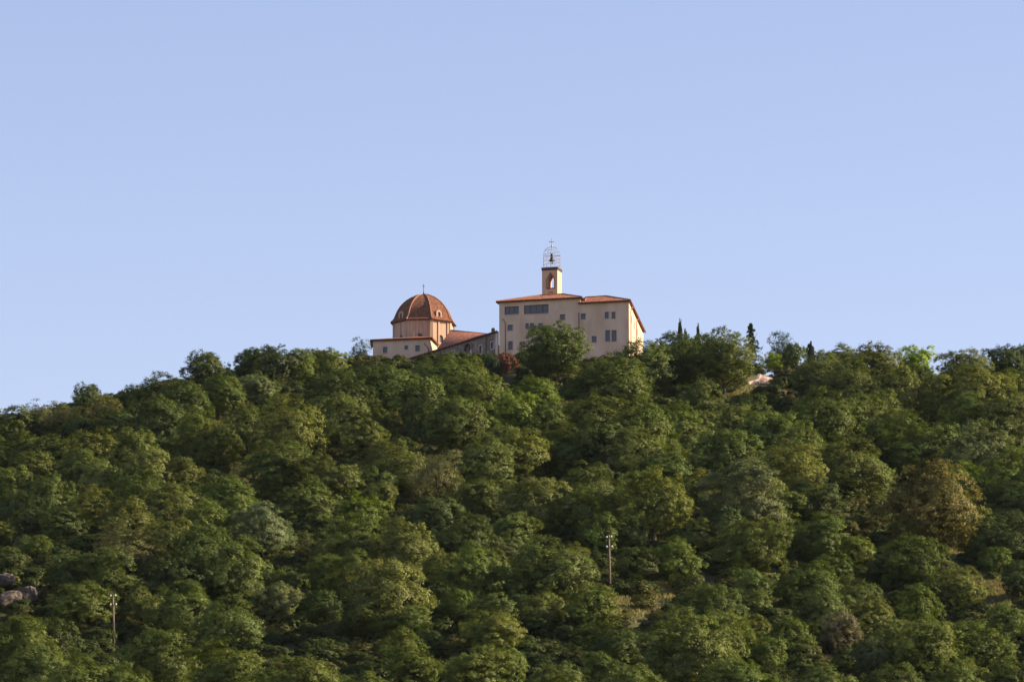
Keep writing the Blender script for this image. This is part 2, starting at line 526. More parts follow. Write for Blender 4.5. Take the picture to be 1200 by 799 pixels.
def holed(mb, pl, outer, holes, out=0.0):
    polys = [[Vector((u, z, 0)) for u, z in outer]] + [[Vector((u, z, 0)) for u, z in h][::-1] for h in holes]
    flat = [p for q in polys for p in q]
    for t in tessellate_polygon(polys):
        mb.face([pl.pt(flat[i].x, flat[i].y, out) for i in t])
ua, ub = PT.uz(641.3, 330)[0], PT.uz(649.2, 330)[0]
za, zs_ = PT.uz(645, 337.3)[1], PT.uz(645, 328)[1]
arch = arch_poly(ua, ub, za, zs_)
low = arch_poly(ua + .1, ub + .1, zt0 + .5, PT.uz(645, 345.5)[1], 'round', 5)
mb = MB()
rect = [(0, zt0 - 3), (TW, zt0 - 3), (TW, zt1), (0, zt1)]
holed(mb, PT, rect, [arch, low])
holed(mb, PT, rect, [arch], -TW)
for k in range(len(arch)):
    (u0, z0), (u1, z1) = arch[k], arch[(k + 1) % len(arch)]
    mb.face([PT.pt(u0, z0), PT.pt(u1, z1), PT.pt(u1, z1, -TW), PT.pt(u0, z0, -TW)])
for k in range(len(low)):
    (u0, z0), (u1, z1) = low[k], low[(k + 1) % len(low)]
    mb.face([PT.pt(u0, z0), PT.pt(u1, z1), PT.pt(u1, z1, -.35), PT.pt(u0, z0, -.35)])
mb.face([PT.pt(u, z, -.35) for u, z in low])
for u in (0, TW):
    mb.face([PT.pt(u, zt0 - 3), PT.pt(u, zt0 - 3, -TW), PT.pt(u, zt1, -TW), PT.pt(u, zt1)])
mb.face([PT.pt(0, zt1), PT.pt(TW, zt1), PT.pt(TW, zt1, -TW), PT.pt(0, zt1, -TW)])
mb.build('shaft', 'stucco_tower', tower)
mb = MB(); mb.box(PT.pt(ua - .12, za - .22, .003), PT.d * (ub - ua + .24), PT.n * .16, (0, 0, .2))
mb.build('sill', 'cornice', tower)
mb = MB()
ring = [(ua + (u - ua), z) for u, z in arch]
uc_ = (ua + ub) / 2; zc_ = (za + arch[2 + 6][1]) / 2
big = [(uc_ + (u - uc_) * 1.35, zc_ + (z - zc_) * (1.12 if z > zs_ else 1.0)) for u, z in arch]
n_ = len(arch)
for k in range(1, n_):
    j = (k + 1) % n_
    if k == n_ - 1: j = 0
    q = [PT.pt(*arch[k], .004), PT.pt(*arch[j], .004), PT.pt(*big[j], .004), PT.pt(*big[k], .004)]
    mb.prism(q, PT.n * .07)
mb.build('arch_moulding', 'tile_ridge', tower)
mb = MB()
zc0 = zt1 - .05
mb.box(PT.pt(-.09, zc0, .09), PT.d * (TW + .18), (-PT.n) * (TW + .18), (0, 0, .42))
mb.box(PT.pt(-.15, zc0 + .42, .15), PT.d * (TW + .30), (-PT.n) * (TW + .30), (0, 0, .25))
mb.build('cornice', 'cornice', tower)
# the iron cage: eight uprights bending to a crown, hoops, scrolls
cz0 = zc0 + .67
cc = PT.pt(TW / 2, cz0, -TW / 2)
zcage = PT.uz(644, 287.5)[1] - cz0 
rc = TW * .53
cage = MB()
def cage_r(t): return rc * (1.0 if t < .62 else math.sqrt(max(0, 1 - ((t - .62) / .38) ** 2.0)))
NB = 12
for k in range(NB):
    a = 2 * math.pi * (k + .25) / NB
    cage.tube([cc + Vector((math.cos(a) * max(cage_r(t), .04), math.sin(a) * max(cage_r(t), .04), t * zcage)) for t in
               [0, .2, .4, .62, .7, .78, .86, .92, .96, 1.0]], .042 if k % 3 == 0 else .022, 5)
for t in (.02, .16, .32, .48, .62, .80):
    cage.tube([cc + Vector((math.cos(a) * cage_r(t), math.sin(a) * cage_r(t), t * zcage)) for a in np.linspace(0, 2 * math.pi, 25)], .03, 5, cap=False)
for k in range(NB):     # scrolls between the uprights
    for t0_ in (.09, .40):
        a0 = 2 * math.pi * (k + .75) / NB
        loop = []
        for s_ in np.linspace(0, 2 * math.pi * 1.25, 12):
            q = .16 * (1 - s_ / 14)
            aa = a0 + q * math.cos(s_) / rc
            loop.append(cc + Vector((math.cos(aa) * rc, math.sin(aa) * rc, t0_ * zcage + q * 1.6 * math.sin(s_))))
        cage.tube(loop, .022, 4, cap=False)
cage.build('bell_cage', 'iron', tower, merge=False)
# bell hung from a yoke across the cage
mb = MB()
bz = zcage * .60
mb.tube([cc + Vector((-rc, 0, bz)), cc + Vector((rc, 0, bz))], .05, 6)
mb.tube([cc + Vector((0, -rc, bz)), cc + Vector((0, rc, bz))], .05, 6)
mb.lathe(cc + Vector((0, 0, bz - .15)), [(.30, 0), (.34, .2), (.26, .5), (.05, .6)], 10)
mb.build('yoke', 'dark_iron', tower)
mb = MB()
mb.lathe(cc + Vector((.02, 0, bz - 1.35)), [(.10, 0), (.70, .0), (.66, .08), (.54, .28), (.45, .62), (.39, .9), (.26, 1.03), (.06, 1.12), (.06, 1.22)], 16)
bell = mb.build('bell', 'bronze', tower, smooth=True)
mb = MB()
mb.tube([cc + Vector((.02, 0, bz - 1.2)), cc + Vector((.1, 0, bz - 1.75))], .04, 6)
mb.lathe(cc + Vector((.1, 0, bz - 2.0)), [(.03, 0), (.2, .1), (.22, .24), (.12, .36), (.03, .4)], 10)
mb.build('clapper', 'bronze', bell)
mb = MB()
top = cc + Vector((0, 0, zcage))
mb.tube([top + Vector((0, 0, -.05)), top + Vector((0, 0, 1.75))], .075, 6)
mb.tube([top + Vector((-.48, 0, 1.15)), top + Vector((.48, 0, 1.15))], .075, 6)
mb.lathe(top, [(.05, -.1), (.22, .05), (.22, .22), (.06, .36)], 10)
for q in ((0, 0, 1.75), (-.48, 0, 1.15), (.48, 0, 1.15)):
    mb.lathe(top + Vector(q), [(.03, -.12), (.12, -.05), (.12, .05), (.03, .12)], 8)
mb.build('cross', 'surround', tower)

# ------------------------------------------------------------------ stone wing running back to the chapel
W0 = at(584.5, 388, 1308.8); W1 = at(470, 424, 1308.8 + 1.84 * (584.5 - 470) * PXA * 1325)
PW = Plane(W1, W0)
uw = lambda px, py: PW.uz(px, py)
zW = np.mean([uw(570, 392.2)[1], uw(500, 415)[1], uw(540, 402)[1]])
GW = min(hgt(W1.x, W1.y), hgt(W0.x, W0.y)) - 6
wing = empty('stone_wing', (W0.x, W0.y, GW))
tag(wing, 'long grey rubble stone wing linking the convent to the domed chapel', 'building')
u_tan = uw(581, 395)[0]
u_end = uw(478, 420)[0]
h1 = pix_hole(PW, 561.8, 564.6, 404.8, 418.5); h2 = pix_hole(PW, 575.4, 579.3, 400.6, 408.5)
h3 = pix_hole(PW, 529.5, 532.2, 411.5, 417); h4 = pix_hole(PW, 519, 521.5, 415, 420)
ha0, ha1 = uw(543.2, 415)[0], uw(552.6, 412)[0]
hz0, hz1 = uw(548, 424)[1], uw(548, 412)[1]
w = MB()
archw = arch_poly(ha0, ha1, hz0, hz1, 'round', 5)
zleft = zW
outer = [(u_end, GW), (PW.L, GW), (PW.L, zW), (u_end, zW)]
us_split = (h3[1] + ha0) / 2, (ha1 + h1[0]) / 2
wall_grid(w, PW, u_end, us_split[0], GW, zW, [h3, h4])
holed(w, PW, [(us_split[0], GW), (us_split[1], GW), (us_split[1], zW), (us_split[0], zW)], [archw])
for k in range(len(archw)):
    (a, b), (c, d) = archw[k], archw[(k + 1) % len(archw)]
    w.face([PW.pt(a, b), PW.pt(c, d), PW.pt(c, d, -.7), PW.pt(a, b, -.7)])
w.face([PW.pt(a, b, -.7) for a, b in archw])
wall_grid(w, PW, us_split[1], PW.L, GW, zW, [h1, h2])
depthW = 9.0
for q in ([(u_end, 0), (u_end, -depthW)], [(PW.L, -depthW), (u_end, -depthW)]):
    (a, b), (c, d) = q
    w.face([PW.pt(a, GW, b), PW.pt(c, GW, d), PW.pt(c, zW, d), PW.pt(a, zW, b)])
wallw = w.build('wall', 'rubble', wing)
make_window(PW, h1, wing, 1, 2, surround=.22); make_window(PW, h2, wing, surround=.2)
make_window(PW, h3, wing, surround=.2); make_window(PW, h4, wing, surround=.2)
mb = MB(); ucw, rcw = (ha0 + ha1) / 2, (ha1 - ha0) / 2
for k in range(9):
    t0_, t1_ = math.pi * k / 9 + .02, math.pi * (k + 1) / 9 - .02
    q = [PW.pt(ucw + r * math.cos(t), hz1 + r * math.sin(t), .004) for r, t in ((rcw, t0_), (rcw + .7, t0_), (rcw + .7, t1_), (rcw, t1_))]
    mb.prism(q, PW.n * .08)
aw = mb.build('arch_stones', 'rubble', wing)
mb = MB()      # shutter leaf and pale reveal standing in the arch
mb.box(PW.pt(ha0 + .1, hz0, -.5), PW.d * (rcw * .95), PW.n * .06, (0, 0, (hz1 - hz0) + rcw * .72))
mb.build('door', 'frame', aw)
mb = MB(); mb.box(PW.pt(ha0 + rcw * 1.15, hz0, -.5), PW.d * (rcw * .5), PW.n * .08, (0, 0, (hz1 - hz0) + rcw * .2))
mb.build('shutter', 'surround', aw)
# rendered end bay, drainpipes, pilaster
mb = MB(); mb.box(PW.pt(u_tan, GW, .004), PW.d * (PW.L - u_tan - .3), PW.n * .10, (0, 0, zW - GW - .35))
mb.build('end_bay', 'stucco', wing)
gutter_pipe(PW, [(569.4, 393.5), (569.6, 397), (570, 428)], wing, .13)
# roof: eave along the wall, rising to a ridge behind
ev0 = PW.pt(u_end, zW, .45); ev1 = PW.pt(PW.L + .2, zW, .45)
R0 = at(528, 387.8, 1352.0); R1 = at(579, 393.0, 1337.0)
mb = MB()
N = 24
ul = uw(514, 409)[0]
evl = PW.pt(ul, zW, .45)
prev = None
for k in range(N):
    a0, a1 = evl.lerp(ev1, k / N), evl.lerp(ev1, (k + 1) / N)
    b0, b1 = R0.lerp(R1, k / N), R0.lerp(R1, (k + 1) / N)
    for j in range(6):
        q = [a0.lerp(b0, j / 6), a1.lerp(b1, j / 6), a1.lerp(b1, (j + 1) / 6), a0.lerp(b0, (j + 1) / 6)]
        mb.face([p + up for p in q], [((k + e) / N * 60, (j + f) / 6 * 4) for e, f in ((0, 0), (1, 0), (1, 1), (0, 1))])
pl_ = R0 + Vector((-4, 6, -1.5))
mb.face([R0, R1, R1 + Vector((0, 4, -4)), R0 + Vector((0, 6, -4))])
roof_face(mb, [ev0 + up, evl + up, PW.pt(ul, zW + 1.6, -6) , PW.pt(u_end, zW + 1.0, -6)])
mb.face([evl + up, R0, R0 + Vector((0, 0, -6)), evl + Vector((0, 0, -.1))])
mb.face([ev0, ev1, ev1 + up, ev0 + up])
roofw = mb.build('roof', 'tile', wing, smooth=True)
mb = MB(); mb.box(ev0 + PW.n * .003 + Vector((0, 0, -.16)), ev1 - ev0, PW.n * .10, (0, 0, .30))
mb.build('eave_gutter', 'fascia', roofw)
mb = MB(); mb.tube([R0 + up, R1 + up], .16, 6); mb.build('ridge_tiles', 'tile_ridge', roofw)
# round-headed little chimney near the junction
q = PW.pt(uw(572.5, 392)[0], zW + .1, -1.2)
mb = MB()
cu_, cw_ = Vector((1, 0, 0)), .42
prof = [(-cw_, 0), (cw_, 0), (cw_, 1.15)] + [(cw_ * math.cos(t), 1.15 + cw_ * math.sin(t)) for t in np.linspace(.3, math.pi - .3, 6)] + [(-cw_, 1.15)]
mb.prism([q + Vector((a, 0, b)) for a, b in prof], (0, .6, 0))
mb.box(q + Vector((-.5, -.08, -.2)), (1.0, 0, 0), (0, .76, 0), (0, 0, .3))
mb.build('chimney', 'rubble', wing)

# ------------------------------------------------------------------ domed chapel
CY = 1368.0
CC = at(496.3, 379.5, CY)
chapel = empty('chapel', (CC.x, CC.y, hgt(CC.x, CC.y)))
tag(chapel, 'octagonal chapel with rust red tiled dome at the left of the hilltop', 'chapel')
ps = PXA * CY * 1.015
Re, Rd = 39.5 * ps, 36.3 * ps
ze = CC.z
GCH = hgt(CC.x, CY - 20) - 4
ROT = R(-29.5)
def ang(k): return ROT + k * math.pi / 4                     # angle from the camera side, to the right
def oct_pt(r, a, z): return Vector((CC.x + r * math.sin(a), CC.y - r * math.cos(a), z))
mb = MB()
drum_planes = []
for k in range(8):
    p, q = oct_pt(Rd, ang(k), 0), oct_pt(Rd, ang(k + 1), 0)
    pl = Plane(p, q); drum_planes.append(pl)
    if k in (0, 1, 7):
        uc_ = pl.L / 2
        lowz = ze - 5.2 if k != 1 else ze - 5.4
        ar = arch_poly(uc_ - .75, uc_ + .75, lowz, lowz + 1.0, 'round', 5)
        holed(mb, pl, [(0, GCH), (pl.L, GCH), (pl.L, ze), (0, ze)], [ar])
        for j in range(len(ar)):
            (a, b), (c, d) = ar[j], ar[(j + 1) % len(ar)]
            mb.face([pl.pt(a, b), pl.pt(c, d), pl.pt(c, d, -.4), pl.pt(a, b, -.4)])
    else:
        mb.face([pl.pt(0, GCH), pl.pt(pl.L, GCH), pl.pt(pl.L, ze), pl.pt(0, ze)])
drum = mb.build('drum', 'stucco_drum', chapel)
for k in (0, 1, 7):
    pl = drum_planes[k]; uc_ = pl.L / 2; lowz = ze - 5.2 if k != 1 else ze - 5.4
    ar = arch_poly(uc_ - .75, uc_ + .75, lowz, lowz + 1.0, 'round', 5)
    mb = MB(); mb.prism([pl.pt(a, b, -.3) for a, b in ar], pl.n * -.02)
    wd = mb.build('window', 'glass', drum)
    mb = MB(); mb.box(pl.pt(uc_ - .03, lowz, -.29), pl.d * .06, pl.n * .05, (0, 0, 1.7)); mb.box(pl.pt(uc_ - .74, lowz + .95, -.29), pl.d * .70, pl.n * .05, (0, 0, .06))
    mb.build('glazing_bars', 'frame', drum)
# corner pilasters and mid-strips
for k in range(8):
    mb = MB(); a = ang(k)
    base = oct_pt(Rd, a, GCH)
    tn = Vector((math.cos(a), math.sin(a), 0)); rn = Vector((math.sin(a), -math.cos(a), 0))
    mb.box(base - tn * .38 - rn * .30, tn * .76, rn * .42, (0, 0, ze - .25 - GCH))
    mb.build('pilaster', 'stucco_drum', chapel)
for k, fr in ((1, .34), (1, .82), (0, .36), (7, .45)):
    pl = drum_planes[k]; mb = MB()
    mb.box(pl.pt(pl.L * fr, GCH, .004), pl.d * .42, pl.n * .20, (0, 0, ze - .3 - GCH))
    mb.build('pilaster', 'stucco_drum', chapel)
# dome shell: eight curved tiled facets with a bell-cast eave
apexz = at(496.3, 345.0, CY).z
Hd = apexz - ze
prof = [(1.0, 0), (.945, .05), (.905, .11), (.875, .18), (.84, .28), (.785, .41), (.71, .54), (.615, .66), (.50, .77), (.37, .865), (.22, .945), (.08, .99), (.0, 1.0)]
mb = MB()
for k in range(8):
    a0, a1 = ang(k), ang(k + 1)
    v = 0
    for (r0_, z0_), (r1_, z1_) in zip(prof, prof[1:]):
        q = [oct_pt(Re * r0_, a0, ze + Hd * z0_), oct_pt(Re * r0_, a1, ze + Hd * z0_), oct_pt(Re * r1_, a1, ze + Hd * z1_), oct_pt(Re * r1_, a0, ze + Hd * z1_)]
        wd0, wd1 = Re * r0_ * .76, Re * r1_ * .76
        dv = math.hypot((r1_ - r0_) * Re, (z1_ - z0_) * Hd)
        uvq = [(-wd0 / 2 * 3.2, v * .4), (wd0 / 2 * 3.2, v * .4), (wd1 / 2 * 3.2, (v + dv) * .4), (-wd1 / 2 * 3.2, (v + dv) * .4)]
        if r1_ == 0: q, uvq = q[:3], uvq[:3]
        mb.face(q, uvq); v += dv
    mb.face([oct_pt(Re, a0, ze), oct_pt(Re, a0, ze - .25), oct_pt(Re, a1, ze - .25), oct_pt(Re, a1, ze)])
    mb.face([oct_pt(Re, a0, ze - .25), oct_pt(Rd * .9, a0, ze - .45), oct_pt(Rd * .9, a1, ze - .45), oct_pt(Re, a1, ze - .25)])
dome = mb.build('dome', 'tile_dome', chapel)
for k in range(8):
    mb = MB(); a = ang(k)
    mb.tube([oct_pt(Re * r_ + .02, a, ze + Hd * z_ + .02) for r_, z_ in prof], [.15] * (len(prof) - 1) + [.06], 6)
    mb.build('rib', 'tile_ridge', dome)
mb = MB()
for k in range(8):
    a0, a1 = ang(k), ang(k + 1)
    mb.tube([oct_pt(Re + .03, a0, ze - .14), oct_pt(Re + .03, a1, ze - .14)], .12, 6)
mb.build('eave_gutter', 'fascia', dome)
# lucarnes on alternate facets
for k in (1, 7, 3, 5):
    a = ang(k) + math.pi / 8
    tn = Vector((math.cos(a), math.sin(a), 0)); rn = Vector((math.sin(a), -math.cos(a), 0))
    off = tn * (-.5 if k == 1 else 0)
    ap_ = Re * math.cos(math.pi / 8)
    base = Vector((CC.x, CC.y, ze + .25)) + rn * (ap_ - .62) + off
    pl = Plane(base - tn * .8, base + tn * .8)
    outer = arch_poly(.0, 1.6, ze + .2, ze + 1.55, 'round', 6)
    inner = arch_poly(.38, 1.22, ze + .55, ze + 1.45, 'round', 6)
    mb = MB()
    holed(mb, pl, outer, [inner])
    for j in range(len(outer)):
        (u0, z0), (u1, z1) = outer[j], outer[(j + 1) % len(outer)]
        mb.face([pl.pt(u0, z0), pl.pt(u1, z1), pl.pt(u1, z1, -2.4), pl.pt(u0, z0, -2.4)])
        (u0, z0), (u1, z1) = inner[j], inner[(j + 1) % len(inner)]
        mb.face([pl.pt(u0, z0), pl.pt(u1, z1), pl.pt(u1, z1, -.35), pl.pt(u0, z0, -.35)])
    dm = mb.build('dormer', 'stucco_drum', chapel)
    mb = MB(); mb.prism([pl.pt(u, z, -.25) for u, z in inner], pl.n * -.02); mb.build('pane', 'glass', dm)
# finial cross
mb = MB(); tp = Vector((CC.x, CC.y, apexz))
mb.lathe(tp, [(.35, -.15), (.28, .1), (.1, .3), (.16, .45), (.05, .6)], 10)
mb.tube([tp, tp + Vector((0, 0, 2.5))], .07, 6)
mb.tube([tp + Vector((-.32, 0, 1.95)), tp + Vector((.32, 0, 1.95))], .06, 6)
mb.build('cross', 'dark_iron', chapel)

# low annex in front of the drum
X1 = at(504.5, 396, 1352.0); X0 = at(437, 398, 1355.0)
PX_ = Plane(X0, X1)
zA = (PX_.uz(437.5, 398.8)[1] + PX_.uz(503, 396.2)[1]) / 2
GA = hgt(X0.x, 1352) - 5
X2 = X1 + Vector((8 * ps * .9, 9.0, 0)); X3 = X0 + Vector((0, 10, 0))
annex = empty('chapel_annex', (X0.x, X0.y, GA))
tag(annex, 'low flat fronted peach annex before the chapel dome with three small windows', 'building')
hx = [pix_hole(PX_, 448.7, 453.8, 406.5, 413.5), pix_hole(PX_, 474.3, 478, 405, 409.6), pix_hole(PX_, 486.8, 491.8, 404.8, 411.6)]
w = MB(); wall_grid(w, PX_, 0, PX_.L, GA, zA, hx)
PX2 = Plane(Vector((X1.x, X1.y, 0)), Vector((X2.x, X2.y, 0)))
w.face([PX2.pt(0, GA), PX2.pt(PX2.L, GA), PX2.pt(PX2.L, zA), PX2.pt(0, zA)])
for p, q in ((X2, X3), (X3, X0)):
    w.face([pz(p, GA), pz(q, GA), pz(q, zA), pz(p, zA)])
w.build('wall', 'stucco', annex)
make_window(PX_, hx[0], annex, surround=.2); make_window(PX_, hx[1], annex, surround=.2); make_window(PX_, hx[2], annex, surround=.12)
o = .5
k0 = PX_.pt(-o, zA, o); k1 = PX_.pt(PX_.L + o, zA, o); k2 = pz(X2 + Vector((o, .2, 0)), zA); k3 = pz(X3 + Vector((-o, .2, 0)), zA)
g0 = pz(X0 + Vector((4.5, 9, 0)), zA + 1.8); g1 = pz(X1 + Vector((-3.0, 9.0, 0)), zA + 1.8)
mb = MB()
for q in ([k0, k1, g1, g0], [k1, k2, g1], [k3, k0, g0], [k2, k3, g0, g1]):
    roof_face(mb, [p + up for p in q])
mb.face([k0, k3, k2, k1])
for p, q in ((k0, k1), (k1, k2), (k2, k3), (k3, k0)):
    mb.face([p, q, q + up, p + up])
ra = mb.build('roof', 'tile', annex)
fascia([(k0, k1), (k1, k2), (k3, k0)], ra, h=.36, drop=.26)
mb = MB(); q = at(484.8, 394.5, 1357.5)
mb.box(q + Vector((-.22, 0, -.7)), (.44, 0, 0), (0, .44, 0), (0, 0, 2.2)); mb.box(q + Vector((-.3, -.08, 1.5)), (.6, 0, 0), (0, .6, 0), (0, 0, .14))
mb.build('chimney', 'stucco_drum', annex)
gutter_pipe(PX_, [(497.6, 402), (497.8, 403), (501, 406.5), (502.2, 409), (502.4, 428)], annex, .10)

# ------------------------------------------------------------------ foliage prototypes
def crown_mesh(name, seed, n_leaf, leaf, lobes=34, shape='round', sparse=0.0, lift=0.0):
    """crown of leaf sprays: lobes on an uneven envelope > twig clusters > small folded faces. unit radius, z 0.25 to 2"""
    g = np.random.default_rng(seed)
    dirs = g.normal(size=(lobes * 3, 3)); dirs /= np.linalg.norm(dirs, axis=1)[:, None]
    dirs = dirs[dirs[:, 2] > -.93]
    keep = []
    for d in dirs:                        # spread the lobes apart
        if all(np.dot(d, k) < math.cos(1.9 / math.sqrt(lobes)) for k in keep): keep.append(d)
        if len(keep) >= lobes: break
    dirs = np.array(keep)
    n = len(dirs)
    env = 1 + .16 * np.sin(3 * np.arctan2(dirs[:, 1], dirs[:, 0]) + g.uniform(0, 6)) * (1 - dirs[:, 2] ** 2) + np.clip(g.normal(0, .10, n), -.2, .15)
    cz, rz = 1.0, 1.0
    lr = g.uniform(.19, .42, n) * (30 / lobes) ** .5
    rad = env - lr
    cen = dirs * rad[:, None] * np.array([1, 1, rz]); cen[:, 2] += cz
    if shape == 'tall':
        cen[:, :2] *= (1.05 - .35 * np.clip((cen[:, 2] - 1.0), 0, 1))[:, None]
    if shape == 'flat':
        cen[:, 2] = cz + (cen[:, 2] - cz) * np.where(cen[:, 2] > cz, .85, .8) + .12
    if sparse:
        m = g.random(n) > sparse * .5
        cen, lr, dirs = cen[m], lr[m], dirs[m]; n = len(cen)
    # twig clusters on each lobe
    per = 22
    cl_c, cl_o, cl_r, cl_t = [], [], [], []
    for i in range(n):
        d = g.normal(size=(per, 3)); d /= np.linalg.norm(d, axis=1)[:, None]
        d = d + dirs[i] * .75 + np.array([0, 0, .25]); d /= np.linalg.norm(d, axis=1)[:, None]
        c = cen[i] + d * lr[i] * g.uniform(.70, 1.16, (per, 1)) * np.array([1, 1, .92])
        cl_c.append(c); cl_o.append(d); cl_r.append(lr[i] * g.uniform(.15, .32, per)); cl_t.append(np.clip(.5 + g.normal(0, .10) + g.normal(0, .15, per), 0, 1))
    # inner fill
    k = int(n * 8)
    d = g.normal(size=(k, 3)); d /= np.linalg.norm(d, axis=1)[:, None]
    c = d * (g.random((k, 1)) ** .4) * .74 * np.array([1, 1, rz]) + np.array([0, 0, cz])
    cl_c.append(c); cl_o.append(d); cl_r.append(g.uniform(.08, .15, k)); cl_t.append(g.uniform(.3, .6, k))
    C_ = np.concatenate(cl_c); O_ = np.concatenate(cl_o); R_ = np.concatenate(cl_r); T_ = np.concatenate(cl_t)
    wgt = R_ ** 2; wgt /= wgt.sum()
    if sparse: n_leaf = int(n_leaf * (1 - .45 * sparse))
    pick = g.choice(len(C_), n_leaf, p=wgt)
    d = g.normal(size=(n_leaf, 3)); d /= np.linalg.norm(d, axis=1)[:, None]
    d[:, 2] = np.abs(d[:, 2]) * .3 + d[:, 2] * .7
    p = C_[pick] + d * (R_[pick] * g.uniform(.3, 1.25, n_leaf))[:, None]
    cd = p - np.array([0, 0, .72]); cd /= np.linalg.norm(cd, axis=1)[:, None]
    nrm = cd * .95 + O_[pick] * .5 + d * .42 + g.normal(0, .27, (n_leaf, 3))
    nrm /= np.linalg.norm(nrm, axis=1)[:, None]
    ok = (p[:, 2] > .02)
    p, nrm, t = p[ok], nrm[ok], np.clip(T_[pick][ok] + g.normal(0, .08, ok.sum()), 0, 1)
    rr = np.percentile(np.hypot(p[:, 0], p[:, 1]), 97.5)
    p[:, :2] /= rr
    p[:, 2] *= 2.0 / np.percentile(p[:, 2], 99.8)
    if lift:
        p[:, 2] = lift + p[:, 2] * (2 - lift) / 2
    return leaf_mesh(name, p, nrm, leaf * g.uniform(.65, 1.35, len(p)), t, g)

def leaf_mesh(name, p, nrm, size, tint, g, aspect=.62, upw=None):
    n = len(p)
    if upw is None:
        a = np.cross(nrm, g.normal(size=(n, 3)))
    else:
        a = upw
    a /= np.linalg.norm(a, axis=1)[:, None] + 1e-9
    b = np.cross(nrm, a)
    s = size[:, None]
    fold = nrm * s * g.uniform(-.25, .35, (n, 1))
    v = np.empty((n, 4, 3))
    v[:, 0] = p - a * s * .5
    v[:, 1] = p + b * s * aspect * .5 + fold
    v[:, 2] = p + a * s * .55
    v[:, 3] = p - b * s * aspect * .5 + fold * .3
    me = bpy.data.meshes.new(name)
    me.vertices.add(n * 4); me.loops.add(n * 4); me.polygons.add(n)
    me.vertices.foreach_set('co', v.reshape(-1).astype(np.float32))
    me.loops.foreach_set('vertex_index', np.arange(n * 4, dtype=np.int32))
    me.polygons.foreach_set('loop_start', np.arange(0, n * 4, 4, dtype=np.int32))
    me.polygons.foreach_set('loop_total', np.full(n, 4, dtype=np.int32))
    at_ = me.attributes.new('tint', 'FLOAT', 'FACE')
    at_.data.foreach_set('value', tint.astype(np.float32))
    me.update(calc_edges=True)
    me.materials.append(MAT['leaf'])
    return me

def trunk_mesh(name, seed, lean=0.0):
    g = random.Random(seed)
    mb = MB()
    s = g.uniform(-.06, .06) + lean
    st = [(0, 0, -.12), (s * .3, g.uniform(-.02, .02), .2), (s, g.uniform(-.03, .03), .5), (s * 1.3, 0, .85), (s * 1.5, 0, 1.35)]
    mb.tube(st, [.085, .062, .052, .04, .015], 7)
    for k in range(7):
        a = k * 2.4 + g.uniform(-.4, .4); z0 = g.uniform(.42, .95)
        l_ = g.uniform(.45, .75); b0 = Vector((s * 1.1, 0, z0)); d = Vector((math.cos(a), math.sin(a), g.uniform(.35, .9)))
        m1 = b0 + d * l_ * .5 + Vector((g.uniform(-.06, .06), g.uniform(-.06, .06), .05))
        e_ = b0 + d * l_ + Vector((0, 0, .06))
        mb.tube([b0, m1, e_], [.032, .02, .007], 5)
        for j in range(2):
            dd = Vector((math.cos(a + (j - .5) * 1.6), math.sin(a + (j - .5) * 1.6), g.uniform(.2, .8)))
            mb.tube([m1, m1 + dd * .3], [.015, .004], 4)
    o = mb.build(name, 'bark', None, smooth=True, merge=False)
    me = o.data; bpy.data.objects.remove(o)
    return me

PROTO = {'big': [], 'mid': [], 'small': []}
for i in range(7):
    PROTO['big'].append(crown_mesh('crown', 100 + i, 36000, .044, lobes=(34, 44, 26, 40, 30, 48, 24)[i], shape=('round', 'round', 'flat', 'tall', 'round', 'flat', 'round')[i]))
for i in range(6):
    PROTO['mid'].append(crown_mesh('crown', 200 + i, 20000, .056, lobes=(24, 30, 22, 28, 26, 20)[i], shape=('round', 'tall', 'flat', 'round', 'tall', 'round')[i]))
for i in range(5):
    PROTO['small'].append(crown_mesh('crown', 300 + i, 10500, .078, lobes=(16, 13, 18, 14, 20)[i], shape=('round', 'tall', 'round', 'flat', 'tall')[i]))
SPARSE = [crown_mesh('crown', 400 + i, 17000, .045, lobes=30, shape=('round', 'tall')[i % 2], sparse=.75) for i in range(3)]
LIFTED = crown_mesh('crown', 450, 36000, .041, lobes=58, lift=.42)
TRUNKS = [trunk_mesh('trunk', 500 + i) for i in range(5)]

def conifer_mesh(seed, n, tiers, base_r, tip_pow, leaf, ragged=.2):
    """unit radius, height 2: tiers of down-swept sprays"""
    g = np.random.default_rng(seed)
    P, Nn, U, T = [], [], [], []
    for k in range(tiers):
        h = .18 + 1.78 * (k / tiers) ** .92
        rr = base_r * (1 - (h / 2.02)) ** tip_pow + .03
        nb = max(4, int(9 * (1 - h / 2.3)))
        for j in range(nb):
            a = g.uniform(0, 2 * math.pi); L_ = rr * g.uniform(1 - ragged * 1.6, 1 + ragged)
            m = max(6, int(n / tiers / nb))
            s = g.random(m) ** .7
            d = np.array([math.cos(a), math.sin(a), 0]); side = np.array([-d[1], d[0], 0])
            p = d * (s * L_)[:, None] + side * (g.normal(0, .07, m) * (1.1 - s))[:, None] + np.array([0, 0, h]) + np.outer(.07 * s - .10 * s * s, [0, 0, 1]) * 1.2 + g.normal(0, .022, (m, 3))
            P.append(p); T.append(np.clip(.4 + g.normal(0, .16, m), 0, 1))
            Nn.append(np.array([0, 0, 1]) + d * .3 + g.normal(0, .45, (m, 3))); U.append(d + side * g.normal(0, .6, (m, 1)) - np.array([0, 0, .2]))
    P = np.concatenate(P); Nn = np.concatenate(Nn); U = np.concatenate(U); T = np.concatenate(T)
    Nn /= np.linalg.norm(Nn, axis=1)[:, None]
    return leaf_mesh('crown', P, Nn, leaf * g.uniform(.7, 1.3, len(P)), T, g, .4, U)
CYPRESS = crown_mesh('crown', 600, 9000, .22, lobes=60, shape='round')
CONIFER = conifer_mesh(610, 9000, 26, 1.0, .85, .085, .5)
